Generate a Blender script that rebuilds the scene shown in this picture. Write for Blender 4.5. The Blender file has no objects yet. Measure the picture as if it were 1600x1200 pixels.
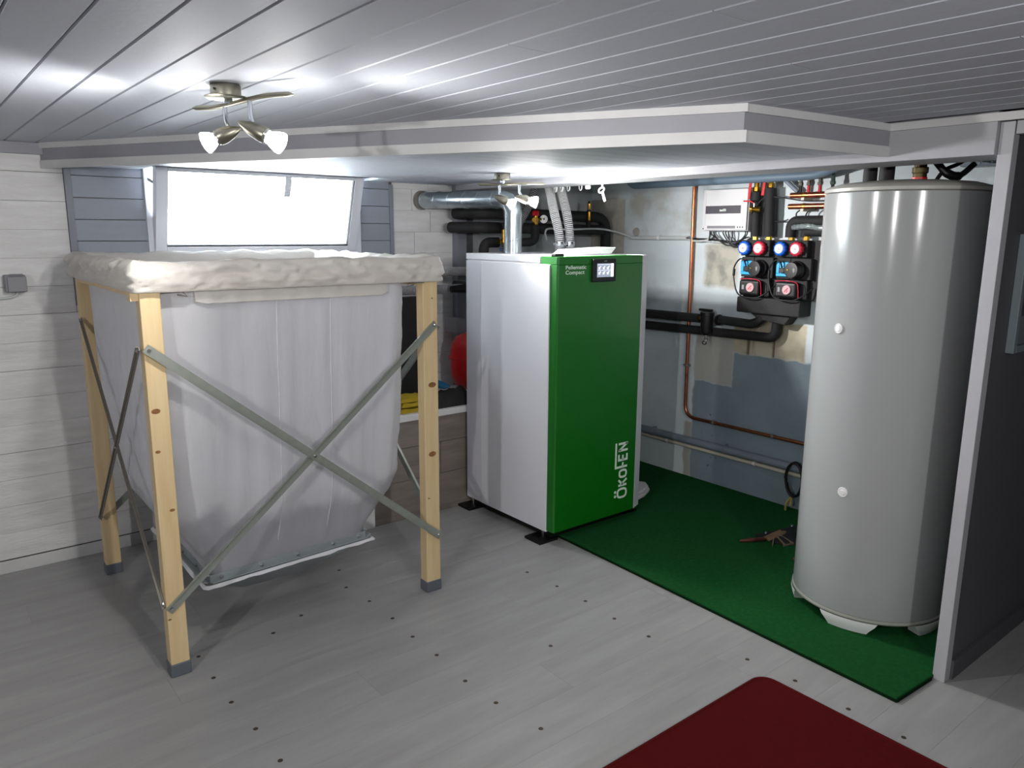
import bpy, bmesh, math, random
from mathutils import Vector, Matrix, noise
random.seed(7)
S = bpy.context.scene
COL = S.collection
V = Vector
PI = math.pi

# ------------------------------------------------------------------ camera, world, exposure
cam = bpy.data.cameras.new('camera'); cam.sensor_width = 36; cam.lens = 26.906
cam.clip_start = 0.02
co = bpy.data.objects.new('camera', cam); COL.objects.link(co)
R3 = Matrix(((0.7813925, 0.1162358, -0.6131191), (-0.6240058, 0.1558206, -0.7657263), (0.0065317, 0.9809226, 0.1942889)))
co.matrix_world = Matrix.Translation((0, 0, 1.40)) @ R3.to_4x4()
S.camera = co

w = bpy.data.worlds.new('world'); S.world = w; w.use_nodes = True
bg = w.node_tree.nodes['Background']; bg.inputs[0].default_value = (0.86, 0.94, 1.0, 1); bg.inputs[1].default_value = 14.0
S.view_settings.view_transform = 'Standard'; S.view_settings.look = 'None'
S.view_settings.exposure = 1.0; S.view_settings.gamma = 1.0
S.view_settings.use_curve_mapping = False
# spotlight bulbs: forward beam and the light their glass leaks sideways; a third spotlight hangs further back in the room
LAMP1_W, LAMP2_W, LEAK = 15.0, 22.0, 0.042
for q_, d_, w_ in (((-1.5, .35, 1.60), (.9, .36, -.22), 52.0), ((.70, -.75, 1.58), (.13, 1, -.20), 46.0)):
    ld = bpy.data.lights.new('lamp_light', 'SPOT'); ld.energy = w_; ld.spot_size = math.radians(125); ld.spot_blend = 1.0; ld.color = (1, .985, .97); ld.shadow_soft_size = .03
    lo = bpy.data.objects.new('lamp_light', ld); COL.objects.link(lo); lo.location = q_; lo.rotation_euler = V(d_).to_track_quat('-Z', 'Y').to_euler()

# ------------------------------------------------------------------ materials
def lin(c):
    return tuple(((x / 12.92) if x <= 0.04045 else ((x + 0.055) / 1.055) ** 2.4) for x in c)
MATS = {}
def mat(name, c, rough=0.5, metal=0.0, var=0.0, vs=6.0, stretch=(1, 1, 1), bump=0.0, bs=80.0, c2=None, spec=0.5,
        emit=None, es=0.0, rnd=0.0, coat=0.0, trans=0.0, detail=4.0, alpha=1.0):
    """plain paint / plastic / metal; var mixes towards c2 by noise, bump is fine relief, rnd is a per-piece tint"""
    m = bpy.data.materials.new(name); m.use_nodes = True
    nt = m.node_tree; N = nt.nodes; L = nt.links
    b = N['Principled BSDF']
    rgb = (*lin(c), 1)
    b.inputs['Base Color'].default_value = rgb
    b.inputs['Roughness'].default_value = rough
    b.inputs['Metallic'].default_value = metal
    b.inputs['Specular IOR Level'].default_value = spec
    b.inputs['Coat Weight'].default_value = coat
    b.inputs['Transmission Weight'].default_value = trans
    b.inputs['Alpha'].default_value = alpha
    if emit:
        b.inputs['Emission Color'].default_value = (*lin(emit), 1); b.inputs['Emission Strength'].default_value = es
    col = None
    if var > 0 or bump > 0:
        tc = N.new('ShaderNodeTexCoord'); mp = N.new('ShaderNodeMapping'); mp.inputs['Scale'].default_value = stretch
        L.new(tc.outputs['Object'], mp.inputs['Vector'])
    if var > 0:
        n = N.new('ShaderNodeTexNoise'); n.inputs['Scale'].default_value = vs; n.inputs['Detail'].default_value = detail
        n.inputs['Roughness'].default_value = 0.62
        L.new(mp.outputs[0], n.inputs['Vector'])
        if rnd > 0:
            oi = N.new('ShaderNodeObjectInfo'); ad = N.new('ShaderNodeVectorMath'); ad.operation = 'ADD'
            sc = N.new('ShaderNodeVectorMath'); sc.operation = 'SCALE'; sc.inputs['Scale'].default_value = 37.0
            L.new(oi.outputs['Random'], sc.inputs[0]); L.new(mp.outputs[0], ad.inputs[0]); L.new(sc.outputs[0], ad.inputs[1])
            L.new(ad.outputs[0], n.inputs['Vector'])
        r = N.new('ShaderNodeMapRange'); r.inputs[1].default_value = 0.32; r.inputs[2].default_value = 0.72
        L.new(n.outputs['Fac'], r.inputs[0])
        mu = N.new('ShaderNodeMath'); mu.operation = 'MULTIPLY'; mu.inputs[1].default_value = var
        L.new(r.outputs[0], mu.inputs[0])
        mx = N.new('ShaderNodeMix'); mx.data_type = 'RGBA'
        mx.inputs[6].default_value = rgb; mx.inputs[7].default_value = (*lin(c2 or tuple(x * 0.7 for x in c)), 1)
        L.new(mu.outputs[0], mx.inputs[0]); col = mx.outputs[2]
    if rnd > 0:
        oi = N.new('ShaderNodeObjectInfo'); mr = N.new('ShaderNodeMapRange')
        mr.inputs[3].default_value = 1 - rnd; mr.inputs[4].default_value = 1 + rnd
        L.new(oi.outputs['Random'], mr.inputs[0])
        hs = N.new('ShaderNodeHueSaturation'); L.new(mr.outputs[0], hs.inputs['Value'])
        if col: L.new(col, hs.inputs['Color'])
        else: hs.inputs['Color'].default_value = rgb
        col = hs.outputs[0]
    if col: L.new(col, b.inputs['Base Color'])
    if bump > 0:
        n2 = N.new('ShaderNodeTexNoise'); n2.inputs['Scale'].default_value = bs; n2.inputs['Detail'].default_value = 3
        L.new(mp.outputs[0], n2.inputs['Vector'])
        bp = N.new('ShaderNodeBump'); bp.inputs['Strength'].default_value = bump; bp.inputs['Distance'].default_value = 0.004
        L.new(n2.outputs['Fac'], bp.inputs['Height']); L.new(bp.outputs[0], b.inputs['Normal'])
    MATS[name] = m
    return m

M_ceil = mat('ceiling_paint', (.74, .755, .79), .62, var=.25, vs=3, c2=(.69, .70, .735), bump=.15, bs=60, rnd=.02)
M_ceilback = mat('ceiling_gap', (.34, .34, .36), .8)
M_fwhite = mat('white_board_paint', (.80, .80, .80), .5, var=.2, vs=5, bump=.1, bs=50)
M_fgrey = mat('grey_board_paint', (.58, .585, .61), .55, var=.15, vs=5, bump=.1, bs=60)
M_beam = mat('beam_grey_paint', (.66, .66, .68), .55, var=.2, vs=5, bump=.1, bs=60)
M_post = mat('post_paint', (.70, .70, .72), .5, var=.15, vs=5, bump=.12, bs=60)
M_part = mat('partition_paint', (.33, .33, .35), .55, var=.2, vs=4, bump=.1, bs=60)
M_wboard = mat('whitewashed_board', (.87, .87, .87), .7, var=.6, vs=5, stretch=(1, 1, 7), c2=(.74, .73, .72), bump=.5, bs=26, rnd=.03, detail=8)
M_wback = mat('wall_backing', (.36, .35, .34), .9)
M_gplank = mat('grey_panel_plank', (.56, .58, .62), .55, var=.3, vs=6, stretch=(1, 1, 6), c2=(.50, .52, .56), bump=.12, bs=50, rnd=.03)
M_gtrim = mat('grey_panel_batten', (.50, .51, .55), .55, bump=.1, bs=50)
M_laminate = mat('floor_laminate', (.615, .615, .612), .45, var=.75, vs=2.2, stretch=(1, 7, 1), c2=(.53, .526, .52), rnd=.008, detail=9)
M_subfloor = mat('subfloor', (.40, .38, .36), .8)
M_screw = mat('screw_metal', (.27, .23, .19), .5, .3)
M_ledge = mat('ledge_laminate', (.58, .54, .51), .5, var=.8, vs=3, stretch=(1.2, 1, 8), c2=(.43, .40, .38), rnd=.05, detail=9)
M_white = mat('white_plastic', (.88, .88, .88), .4)
M_upvc = mat('window_white', (.86, .87, .90), .35)
M_rubber = mat('window_seal', (.10, .10, .12), .7)
M_green = mat('green_enamel', (.05, .41, .07), .32, var=.1, vs=3, c2=(.05, .37, .08), coat=.25)
M_boilw = mat('boiler_white', (.87, .87, .89), .35)
M_boilw2 = mat('boiler_white_rear', (.83, .83, .86), .38)
M_black = mat('black_plastic', (.07, .07, .075), .45)
M_black2 = mat('black_metal', (.05, .05, .05), .5, .3)
M_foam = mat('black_foam', (.11, .11, .12), .75, var=.3, vs=12, c2=(.16, .16, .17), bump=.25, bs=150)
M_epp = mat('insulation_shell', (.16, .16, .165), .8, var=.4, vs=14, c2=(.23, .22, .22), bump=.4, bs=220)
M_bluefoam = mat('blue_grey_pipe', (.43, .51, .58), .5, var=.4, vs=8, c2=(.36, .44, .52))
M_galv = mat('galvanised_sheet', (.74, .78, .80), .26, .95, var=.5, vs=14, c2=(.60, .65, .68), bump=.06, bs=40)
M_zinc = mat('zinc_bar', (.60, .62, .59), .42, .35, var=.5, vs=30, c2=(.50, .53, .50))
M_zincd = mat('zinc_bar_dull', (.50, .48, .45), .5, .3)
M_sheet = mat('dull_zinc_sheet', (.66, .69, .70), .4, .4, var=.4, vs=20, c2=(.56, .59, .60))
M_steel = mat('bright_steel', (.82, .82, .82), .22, 1.0)
M_nickel = mat('brushed_nickel', (.60, .59, .53), .36, 1.0, var=.2, vs=40, stretch=(1, 1, 12))
M_chrome = mat('chrome', (.78, .80, .82), .12, 1.0)
M_copper = mat('copper', (.78, .48, .34), .30, 1.0, var=.6, vs=14, c2=(.48, .28, .20))
M_brass = mat('brass', (.80, .62, .25), .28, 1.0)
M_pvcg = mat('grey_pvc', (.50, .54, .59), .4, var=.2, vs=5)
M_pvcw = mat('light_conduit', (.76, .78, .78), .45)
M_pvcl = mat('light_pipe', (.78, .76, .70), .45)
M_ribL = mat('hose_rib_light', (.82, .82, .83), .4)
M_ribD = mat('hose_groove', (.20, .21, .23), .6)
M_ribL2 = mat('hose_rib_grey', (.66, .66, .67), .5)
M_ribD2 = mat('hose_groove_dark', (.22, .22, .24), .6)
M_red = mat('red_enamel', (.80, .06, .06), .38)
M_redp = mat('red_plastic', (.80, .10, .14), .4)
M_knobr = mat('knob_red', (.82, .16, .26), .4)
M_knobb = mat('knob_blue', (.07, .38, .82), .4)
M_dial = mat('dial_white', (.92, .92, .93), .4)
M_dialp = mat('dial_pale_pink', (.80, .66, .68), .4)
M_cyan = mat('bracket_cyan', (.20, .66, .86), .4)
M_tank = mat('tank_enamel', (.615, .625, .625), .16, spec=.4)
M_tanklid = mat('tank_lid', (.66, .66, .635), .4)
M_fabric = mat('white_fabric', (.86, .86, .875), .75, var=.15, vs=4, c2=(.80, .80, .82), bump=.12, bs=260)
M_cover = mat('cover_fabric', (.87, .855, .825), .45, var=.12, vs=5, bump=1.0, bs=21, stretch=(1, 1, 1.8), spec=.6)
M_pine = mat('pine_wood', (.86, .77, .60), .5, var=.5, vs=5, stretch=(9, 9, .7), c2=(.76, .62, .42), bump=.08, bs=60, detail=6)
M_knot = mat('pine_knot', (.62, .43, .24), .5, var=.7, vs=40, c2=(.28, .16, .08))
M_cap = mat('grey_foot_cap', (.36, .38, .41), .5)
M_turf = mat('green_carpet_pile', (.10, .35, .165), .95, var=.8, vs=60, c2=(.06, .27, .12), bump=1.0, bs=500, spec=.1)
M_turfe = mat('green_carpet_edge', (.03, .13, .05), .95, spec=.1)
M_rug = mat('dark_red_pile', (.33, .06, .07), .95, var=.4, vs=90, c2=(.26, .045, .055), bump=.7, bs=600, spec=.08)
M_rugb = mat('rug_binding', (.30, .06, .06), .9, spec=.1)
M_glassb = mat('bulb_glow', (1, 1, 1), .3, emit=(1, .985, .97), es=14.0)
M_screen = mat('screen_glow', (.45, .48, .55), .3, emit=(.60, .63, .70), es=.45)
M_icon = mat('screen_icon', (.95, .95, 1), .3, emit=(.95, .95, 1), es=.8)
M_letter = mat('pale_lettering', (.90, .95, .90), .5)
M_letterd = mat('dim_lettering', (.55, .55, .56), .5)
M_band = mat('grey_label_band', (.30, .29, .32), .4)
M_boxw = mat('controller_white', (.86, .86, .87), .3, .1)
M_leather = mat('tan_leather', (.52, .41, .30), .7, var=.5, vs=20)
M_handle = mat('reddish_wood', (.34, .15, .10), .5, var=.4, vs=20)
M_dark = mat('dark_cloth', (.12, .12, .125), .9, var=.6, vs=10, c2=(.19, .19, .20), bump=.5, bs=60)
M_pouch = mat('black_nylon', (.06, .065, .075), .7)
M_blue = mat('blue_plastic', (.10, .42, .58), .45)
M_yellow = mat('yellow_cloth', (.72, .62, .10), .8, var=.4, vs=25, c2=(.55, .46, .06))
M_panelblk = mat('matt_black_board', (.03, .03, .032), .85)
M_sock = mat('socket_grey', (.50, .50, .52), .5)
M_frame = mat('frame_grey_blue', (.44, .48, .50), .5)
M_photo = mat('photo_print', (.30, .31, .32), .4, var=1.0, vs=9, c2=(.16, .17, .18))
M_matbrd = mat('frame_mat', (.42, .44, .45), .6)
M_clear = mat('clear_plastic', (.80, .86, .86), .12, trans=.75, spec=.6)
M_cable = mat('black_cable', (.05, .05, .055), .5)
M_plaster = mat('wall_washer', (.70, .69, .66), .7, var=.5, vs=30)

# ------------------------------------------------------------------ geometry helpers (all points in world metres)
ORG = {}
class MB:
    def __init__(s): s.v = []; s.f = []; s.mi = []; s.m = 0
    def add(s, vs, fs):
        k = len(s.v); s.v += [V(p) for p in vs]
        for f in fs: s.f.append([i + k for i in f]); s.mi.append(s.m)
        return s
    def box(s, a, b):
        x0, y0, z0 = a; x1, y1, z1 = b
        return s.add([(x0, y0, z0), (x1, y0, z0), (x1, y1, z0), (x0, y1, z0), (x0, y0, z1), (x1, y0, z1), (x1, y1, z1), (x0, y1, z1)],
                     [(0, 3, 2, 1), (4, 5, 6, 7), (0, 1, 5, 4), (1, 2, 6, 5), (2, 3, 7, 6), (3, 0, 4, 7)])
    def prism(s, poly, vec):
        vec = V(vec); poly = [V(p) for p in poly]; n = len(poly)
        nr = V((0, 0, 0))
        for i in range(n): nr += poly[i].cross(poly[(i + 1) % n])
        if nr.dot(vec) > 0: poly = poly[::-1]
        fs = [list(range(n)), list(range(2 * n - 1, n - 1, -1))]
        for i in range(n): j = (i + 1) % n; fs.append((i, i + n, j + n, j))
        return s.add(poly + [p + vec for p in poly], fs)
    def bar(s, p, q, wd, th, side=(0, 0, 1)):
        p, q = V(p), V(q); d = (q - p).normalized(); a = V(side); a = (a - d * a.dot(d)).normalized(); b = d.cross(a)
        a *= wd / 2; b *= th / 2
        return s.prism([p + a + b, p - a + b, p - a - b, p + a - b], q - p)
    def tube(s, pts, r, n=12, closed=False, caps=True, mis=None):
        pts = [V(p) for p in pts]; N = len(pts)
        rs = r if isinstance(r, (list, tuple)) else [r] * N
        tg = []
        for i in range(N):
            if closed: t = pts[(i + 1) % N] - pts[i - 1]
            else: t = pts[min(i + 1, N - 1)] - pts[max(i - 1, 0)]
            tg.append(t.normalized())
        a = tg[0].orthogonal().normalized(); rings = []; k = len(s.v); vs = []
        for i in range(N):
            a = (a - tg[i] * a.dot(tg[i])).normalized(); b = tg[i].cross(a)
            for j in range(n):
                u = 2 * PI * j / n
                vs.append(pts[i] + (a * math.cos(u) + b * math.sin(u)) * rs[i])
        s.v += vs
        for i in range(N if closed else N - 1):
            i2 = (i + 1) % N
            for j in range(n):
                j2 = (j + 1) % n
                s.f.append([k + i * n + j, k + i * n + j2, k + i2 * n + j2, k + i2 * n + j]); s.mi.append(mis[i] if mis else s.m)
        if caps and not closed:
            s.f.append([k + j for j in range(n)][::-1]); s.mi.append(s.m)
            s.f.append([k + (N - 1) * n + j for j in range(n)]); s.mi.append(s.m)
        return s
    def lathe(s, prof, o=(0, 0, 0), ax=(0, 0, 1), n=24, lobes=0, lob=0.0):
        """prof: (radius, distance along ax)"""
        o = V(o); ax = V(ax).normalized(); a = ax.orthogonal().normalized(); b = ax.cross(a); k = len(s.v)
        for (r, t) in prof:
            for j in range(n):
                u = 2 * PI * j / n; rr = r * (1 + lob * math.cos(lobes * u)) if lobes else r
                s.v.append(o + ax * t + (a * math.cos(u) + b * math.sin(u)) * rr)
        for i in range(len(prof) - 1):
            for j in range(n):
                j2 = (j + 1) % n
                s.f.append([k + i * n + j, k + i * n + j2, k + (i + 1) * n + j2, k + (i + 1) * n + j]); s.mi.append(s.m)
        s.f.append([k + j for j in range(n)][::-1]); s.mi.append(s.m)
        L0 = k + (len(prof) - 1) * n
        s.f.append([L0 + j for j in range(n)]); s.mi.append(s.m)
        return s
    def grid(s, rows, closed=False):
        k = len(s.v); n = len(rows[0])
        for r in rows: s.v += [V(p) for p in r]
        for i in range(len(rows) - 1):
            for j in range(n if closed else n - 1):
                j2 = (j + 1) % n
                s.f.append([k + i * n + j, k + i * n + j2, k + (i + 1) * n + j2, k + (i + 1) * n + j]); s.mi.append(s.m)
        return s
    def build(s, name, m, parent=None, smooth=0, bev=0.0, seg=2, origin=None):
        me = bpy.data.meshes.new(name)
        org = V(origin) if origin is not None else (V(ORG[parent.name]) if parent is not None else V((0, 0, 0)))
        me.from_pydata([p - org for p in s.v], [], s.f)
        ms = m if isinstance(m, (list, tuple)) else [m]
        for q in ms: me.materials.append(q)
        if len(ms) > 1: me.polygons.foreach_set('material_index', s.mi)
        bm = bmesh.new(); bm.from_mesh(me); bmesh.ops.recalc_face_normals(bm, faces=bm.faces); bm.to_mesh(me); bm.free()
        if smooth:
            me.polygons.foreach_set('use_smooth', [True] * len(me.polygons))
            me.set_sharp_from_angle(angle=math.radians(smooth))
        o = bpy.data.objects.new(name, me); COL.objects.link(o)
        if parent is not None:
            o.parent = parent; o.location = org - V(ORG[parent.name]); 
        else: o.location = org
        ORG[o.name] = org
        if bev > 0:
            b = o.modifiers.new('bevel', 'BEVEL'); b.width = bev; b.segments = seg; b.limit_method = 'ANGLE'; b.angle_limit = math.radians(40)
        return o
def B(): return MB()
def thing(name, label, cat, loc, group=None):
    o = bpy.data.objects.new(name, None); COL.objects.link(o); o.location = loc; o.empty_display_size = .05
    ORG[o.name] = V(loc); return tag(o, label, cat, group)
def tag(o, label, cat, group=None):
    o['label'] = label; o['category'] = cat
    if group: o['group'] = group
    return o
def struct(o, label=None):
    o['kind'] = 'structure'
    if label: o['label'] = label
    return o
def bend(pts, r, n=6):
    """round the corners of a polyline"""
    pts = [V(p) for p in pts]; out = [pts[0]]
    for i in range(1, len(pts) - 1):
        a, b, c = pts[i - 1], pts[i], pts[i + 1]
        d1 = (a - b); d2 = (c - b); rr = min(r, d1.length * .49, d2.length * .49)
        p = b + d1.normalized() * rr; q = b + d2.normalized() * rr
        for k in range(n + 1):
            t = k / n; out.append(p * (1 - t) ** 2 + b * 2 * t * (1 - t) + q * t * t)
    out.append(pts[-1]); return out
def curve(pts, n=8):
    """Catmull-Rom through points"""
    P = [V(p) for p in pts]; P = [P[0] * 2 - P[1]] + P + [P[-1] * 2 - P[-2]]; out = []
    for i in range(1, len(P) - 2):
        for k in range(n):
            t = k / n; a, b, c, d = P[i - 1], P[i], P[i + 1], P[i + 2]
            out.append(.5 * ((2 * b) + (c - a) * t + (2 * a - 5 * b + 4 * c - d) * t * t + (3 * b - a - 3 * c + d) * t ** 3))
    out.append(P[-2]); return out
def resample(pts, step):
    pts = [V(p) for p in pts]; out = [pts[0].copy()]; acc = 0
    for i in range(len(pts) - 1):
        a, b = pts[i], pts[i + 1]; L = (b - a).length; t = step - acc
        while t <= L and L > 0:
            out.append(a.lerp(b, t / L)); t += step
        acc = (acc + L) % step
    return out
def ribbed(pts, r, pitch=.009):
    p = resample(pts, pitch / 4); rs = []; mi = []
    for i in range(len(p)):
        k = i % 4; rs.append(r if k in (1, 2) else r * .86); mi.append(0 if k in (0, 1) else 1)
    return B().tube(p, rs, 14, mis=mi)
FONT = {}
def text_mesh(body, h, bold=0.0):
    c = bpy.data.curves.new('lettering', 'FONT'); c.body = body; c.size = 1; c.offset = bold; c.space_line = .95
    o = bpy.data.objects.new('lettering', c); COL.objects.link(o)
    bpy.context.view_layer.update()
    me = bpy.data.meshes.new_from_object(o.evaluated_get(bpy.context.evaluated_depsgraph_get()))
    COL.objects.unlink(o); bpy.data.objects.remove(o); bpy.data.curves.remove(c)
    return [v.co.copy() for v in me.vertices], [list(p.vertices) for p in me.polygons]
def put_text(name, body, o, u, v, wd, m, parent, bold=0.0, ht=None):
    vs, fs = text_mesh(body, 1, bold)
    x0 = min(p.x for p in vs); x1 = max(p.x for p in vs); y0 = min(p.y for p in vs); y1 = max(p.y for p in vs)
    sx = wd / (x1 - x0); sy = sx if ht is None else ht / (y1 - y0); o, u, v = V(o), V(u), V(v)
    b = B(); b.add([o + u * (p.x - x0) * sx + v * (p.y - y0) * sy for p in vs], fs)
    return b.build(name, m, parent)
def strokes(b, o, u, v, polys, wd, sc):
    """flat letter strokes (mitred quads) in a 2-D frame; polys: (points, closed)"""
    o, u, v = V(o), V(u), V(v); nrm = u.cross(v).normalized()
    for pts, closed in polys:
        q = [V((p[0], p[1], 0)) for p in pts]; n = len(q); Lf = []; Rt = []
        for i in range(n):
            d1 = (q[i] - q[i - 1]) if (i > 0 or closed) else (q[1] - q[0])
            d2 = (q[(i + 1) % n] - q[i]) if (i < n - 1 or closed) else (q[-1] - q[-2])
            d1.normalize(); d2.normalize(); n1 = V((-d1.y, d1.x, 0)); n2 = V((-d2.y, d2.x, 0))
            mm = (n1 + n2).normalized(); k = wd / 2 / max(.35, mm.dot(n1)); Lf.append(q[i] + mm * k); Rt.append(q[i] - mm * k)
        m3 = lambda p: o + u * p.x * sc + v * p.y * sc
        for i in range(n if closed else n - 1):
            j = (i + 1) % n
            b.prism([m3(Lf[i]), m3(Lf[j]), m3(Rt[j]), m3(Rt[i])], nrm * .0006)
    return b
def ring2(cx, cy, rx, ry, n=20, sq=2.6):
    out = []
    for k in range(n):
        t = 2 * PI * k / n; c, s_ = math.cos(t), math.sin(t)
        out.append((cx + rx * math.copysign(abs(c) ** (2 / sq), c), cy + ry * math.copysign(abs(s_) ** (2 / sq), s_)))
    return out

# ------------------------------------------------------------------ setting: floor
YW, XW, ZC = 3.62, 3.478, 1.733
XL, YB = -2.6, -1.9
fl = B().box((XL, YB, -.06), (XW + .15, YW + .15, -.010)).build('floor', M_subfloor); struct(fl, 'pale grey laminate floor with small dark screw heads')
row = 0; y = YB
y0r = 1.82 + .083 - .166 * 40
k0 = int((YB - y0r) / .166)
for k in range(k0, 60):
    ya = y0r + k * .166; yb = ya + .1655
    if yb < YB: continue
    if ya > YW: break
    xs = [XL]
    x = XL + (.37 * k % 1.0) * 1.9 + .2
    while x < XW - .3: xs.append(x); x += 1.9
    xs.append(XW)
    for i in range(len(xs) - 1):
        B().box((xs[i] + .0003, ya, -.010), (xs[i + 1] - .0003, min(yb, YW), 0)).build('plank', M_laminate, fl)
spots = []
for x, ys in ((.655, [1.655 + .166 * k for k in range(6)]), (1.275, [1.65 + .166 * k for k in range(7)]), (1.94, [1.626 + .17 * k for k in range(5)]), (2.09, [.64 + .172 * k for k in range(5)])):
    for q in ys: spots.append((x + random.uniform(-.012, .012), q + random.uniform(-.012, .012)))
spots += [(.9, 2.47), (1.03, 2.53), (1.316, 2.80), (1.62, 1.80), (1.30, 1.48)]
for x, q in spots:
    B().lathe([(.0075, 0), (.006, .0012)], (x, q, 0), n=10).build('screw_head', M_screw, fl)

# ------------------------------------------------------------------ setting: ceiling
ce = B().box((XL, YB, ZC + .012), (2.60, YW + .15, ZC + .06)).build('ceiling', M_ceilback); struct(ce, 'low white tongue and groove plank ceiling')
def chamfer_plank(p0, p1, wd, th, up=V((0, 0, 1)), ch=.003):
    """long board from p0 to p1; the visible face is the lower one"""
    p0, p1 = V(p0), V(p1); d = (p1 - p0).normalized(); sd = d.cross(up).normalized(); a = wd / 2
    prof = [p0 - sd * (a - ch), p0 + sd * (a - ch), p0 + sd * a + up * ch, p0 + sd * a + up * th, p0 - sd * a + up * th, p0 - sd * a + up * ch]
    return B().prism(prof, p1 - p0)
pitch = .1055
for k in range(-28, 22):
    xc = .386 + pitch * (k + .5)
    if xc < XL + .05 or xc > 2.44: continue
    cuts = [YB, YW]
    if xc < 1.6:
        cuts = [YB, -.2 + (k * .77 % 1.0) * 1.6, YW]
    if k == -2: cuts = [YB, 1.02, YW]
    for i in range(len(cuts) - 1):
        chamfer_plank((xc, cuts[i] + .001, ZC), (xc, cuts[i + 1] - .001, ZC), pitch - .0016, .012).build('plank', M_ceil, ce)

# lowered soffit: trapezoid in plan
SA, SB_, SC_, SD = V((.505, 3.62, 0)), V((1.782, 1.265, 0)), V((2.44, 1.200, 0)), V((2.44, 3.62, 0))
ZS = 1.652
so = B().prism([(p.x, p.y, ZS + .014) for p in (SA, SB_, SC_, SD)], (0, 0, ZC + .01 - ZS - .014)).build('ceiling_soffit', M_ceilback)
struct(so, 'lowered planked ceiling box with grey and white fascia above the boiler')
yy = 1.21; pw = .098
while yy < YW - .01:
    y2 = min(yy + pw - .003, YW)
    def xl(yv):
        if yv < 1.265: return SB_.x + (1.265 - yv) / .065 * .6
        return SB_.x + (SA.x - SB_.x) * (yv - SB_.y) / (SA.y - SB_.y)
    a, b = min(xl(yy), 2.43), min(xl(y2), 2.43)
    for xa, xb, xc, xd in ([(a + .012, b + .012, 2.44, 2.44)] if y2 < 3.44 else [(a + .012, b + .012, .86, .86), (1.92, 1.92, 2.44, 2.44)]):
        if xa < xc: B().prism([(xa, yy, ZS), (xc, yy, ZS), (xd, y2, ZS), (xb, y2, ZS)], (0, 0, .012)).build('plank', M_ceil, so)
    yy += pw
def fascia(a, b):
    d = (b - a).normalized(); nrm = V((d.y, -d.x, 0))
    for nm, z0, z1, th, m in (('trim_strip', 1.712, ZC, .012, M_fwhite), ('fascia_board', 1.667, 1.712, .004, M_fgrey), ('lower_board', 1.636, 1.667, .008, M_fwhite)):
        e = .012 if nm != 'fascia_board' else .004
        q = [a - d * 0, b + d * e, b + d * e + nrm * th, a + nrm * th]
        B().prism([(p.x, p.y, z0) for p in q], (0, 0, z1 - z0)).build(nm, m, so)
fascia(SA, SB_); fascia(SB_, SC_)

# beam, post and partition on the tank side
be = B().box((2.44, .898, 1.622), (2.625, 3.55, 1.74)).build('trim_1', M_beam, bev=.002); struct(be, 'grey painted beam over the tank and along the soffit')
B().box((2.428, YB, 1.711), (2.44, 1.197, ZC)).build('trim_strip', M_fwhite, be)
B().box((2.46, YB, 1.676), (2.50, .856, 1.711)).build('lintel_board', M_beam, be)
po = B().box((2.46, .860, 0), (2.50, .897, 1.711)).build('trim_2', M_post, bev=.0015); struct(po, 'pale grey post at the open end of the partition')
wp = B().box((2.50, .862, 0), (XW + .1, .892, 1.95)).build('wall_partition', M_part); struct(wp, 'dark grey partition wall behind the post')
bb = B().box((2.50, .852, 0), (XW, .862, .066)).build('baseboard_right', M_part); struct(bb)

# ------------------------------------------------------------------ setting: wall with the window
WX0, WX1, WZ0, WZ1 = .872, 1.90, 1.29, 1.70
wl = B()
wl.box((XL, YW + .012, 0), (WX0, YW + .16, 1.95)).box((WX1, YW + .012, 0), (2.62, YW + .16, 1.95))
wl.box((WX0, YW + .012, 0), (WX1, YW + .16, WZ0)).box((WX0, YW + .012, WZ1), (WX1, YW + .16, 1.95))
wl = wl.build('wall_left', M_wback); struct(wl, 'whitewashed board wall under the window')
z = .055; k = 0
def wboard(x0, x1, z0, z1):
    if x1 - x0 < .05: return
    t = random.uniform(.0115, .0130)
    B().box((x0 + .001, YW + .012 - t + .002, z0), (x1 - .001, YW + .012, z1 - random.uniform(.0004, .0018))).build('plank', M_wboard, wl, bev=.0008, seg=1)
while z < 1.72:
    z1 = min(z + .112, 1.735)
    cuts = [XL, -1.4 + (k * .61 % 1) * .8, .575]
    if z1 < 1.12: cuts = [XL, -1.4 + (k * .61 % 1) * .8, 1.0 + (k * .53 % 1) * .8]
    for i in range(len(cuts) - 1): wboard(cuts[i], cuts[i + 1], z, z1)
    c2 = [max(cuts[-1], 2.085) if z1 >= 1.12 else cuts[-1], 2.18 + (k * .47 % 1) * .22, 2.466]
    for i in range(2): wboard(c2[i], c2[i + 1], z, z1)
    z += .112; k += 1
bl = B().box((XL, YW - .012, 0), (1.60, YW, .052)).build('baseboard_left', M_fwhite, bev=.002); struct(bl)
tr = B().box((XL, YW - .016, 1.688), (.512, YW, ZC)).build('trim_3', M_fgrey, bev=.002); struct(tr, 'grey ceiling strip along the white board wall')
B().box((.576, YW, 1.064), (2.084, YW + .012, 1.0895)).build('plank', M_wboard, wl)
# grey planked panel around the window
gp = B().box((.575, YW - .012, 1.09), (.600, YW + .002, 1.655)).build('trim_4', M_gtrim, bev=.0015); struct(gp, 'grey planked panel around the window')
B().box((2.062, YW - .012, 1.09), (2.085, YW + .002, 1.64)).build('batten', M_gtrim, gp, bev=.0015)
z = 1.092
while z < 1.65:
    z1 = min(z + .0875, 1.66)
    for xa, xb in ((.600, .875), (1.885, 2.062)):
        B().box((xa, YW - .006, z), (xb, YW + .004, z1 - .0025)).build('plank', M_gplank, gp, bev=.001, seg=1)
    if z < 1.25: B().box((.875, YW - .006, z), (1.885, YW + .004, min(z1, 1.29) - .0025)).build('plank', M_gplank, gp, bev=.001, seg=1)
    z += .0875
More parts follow.
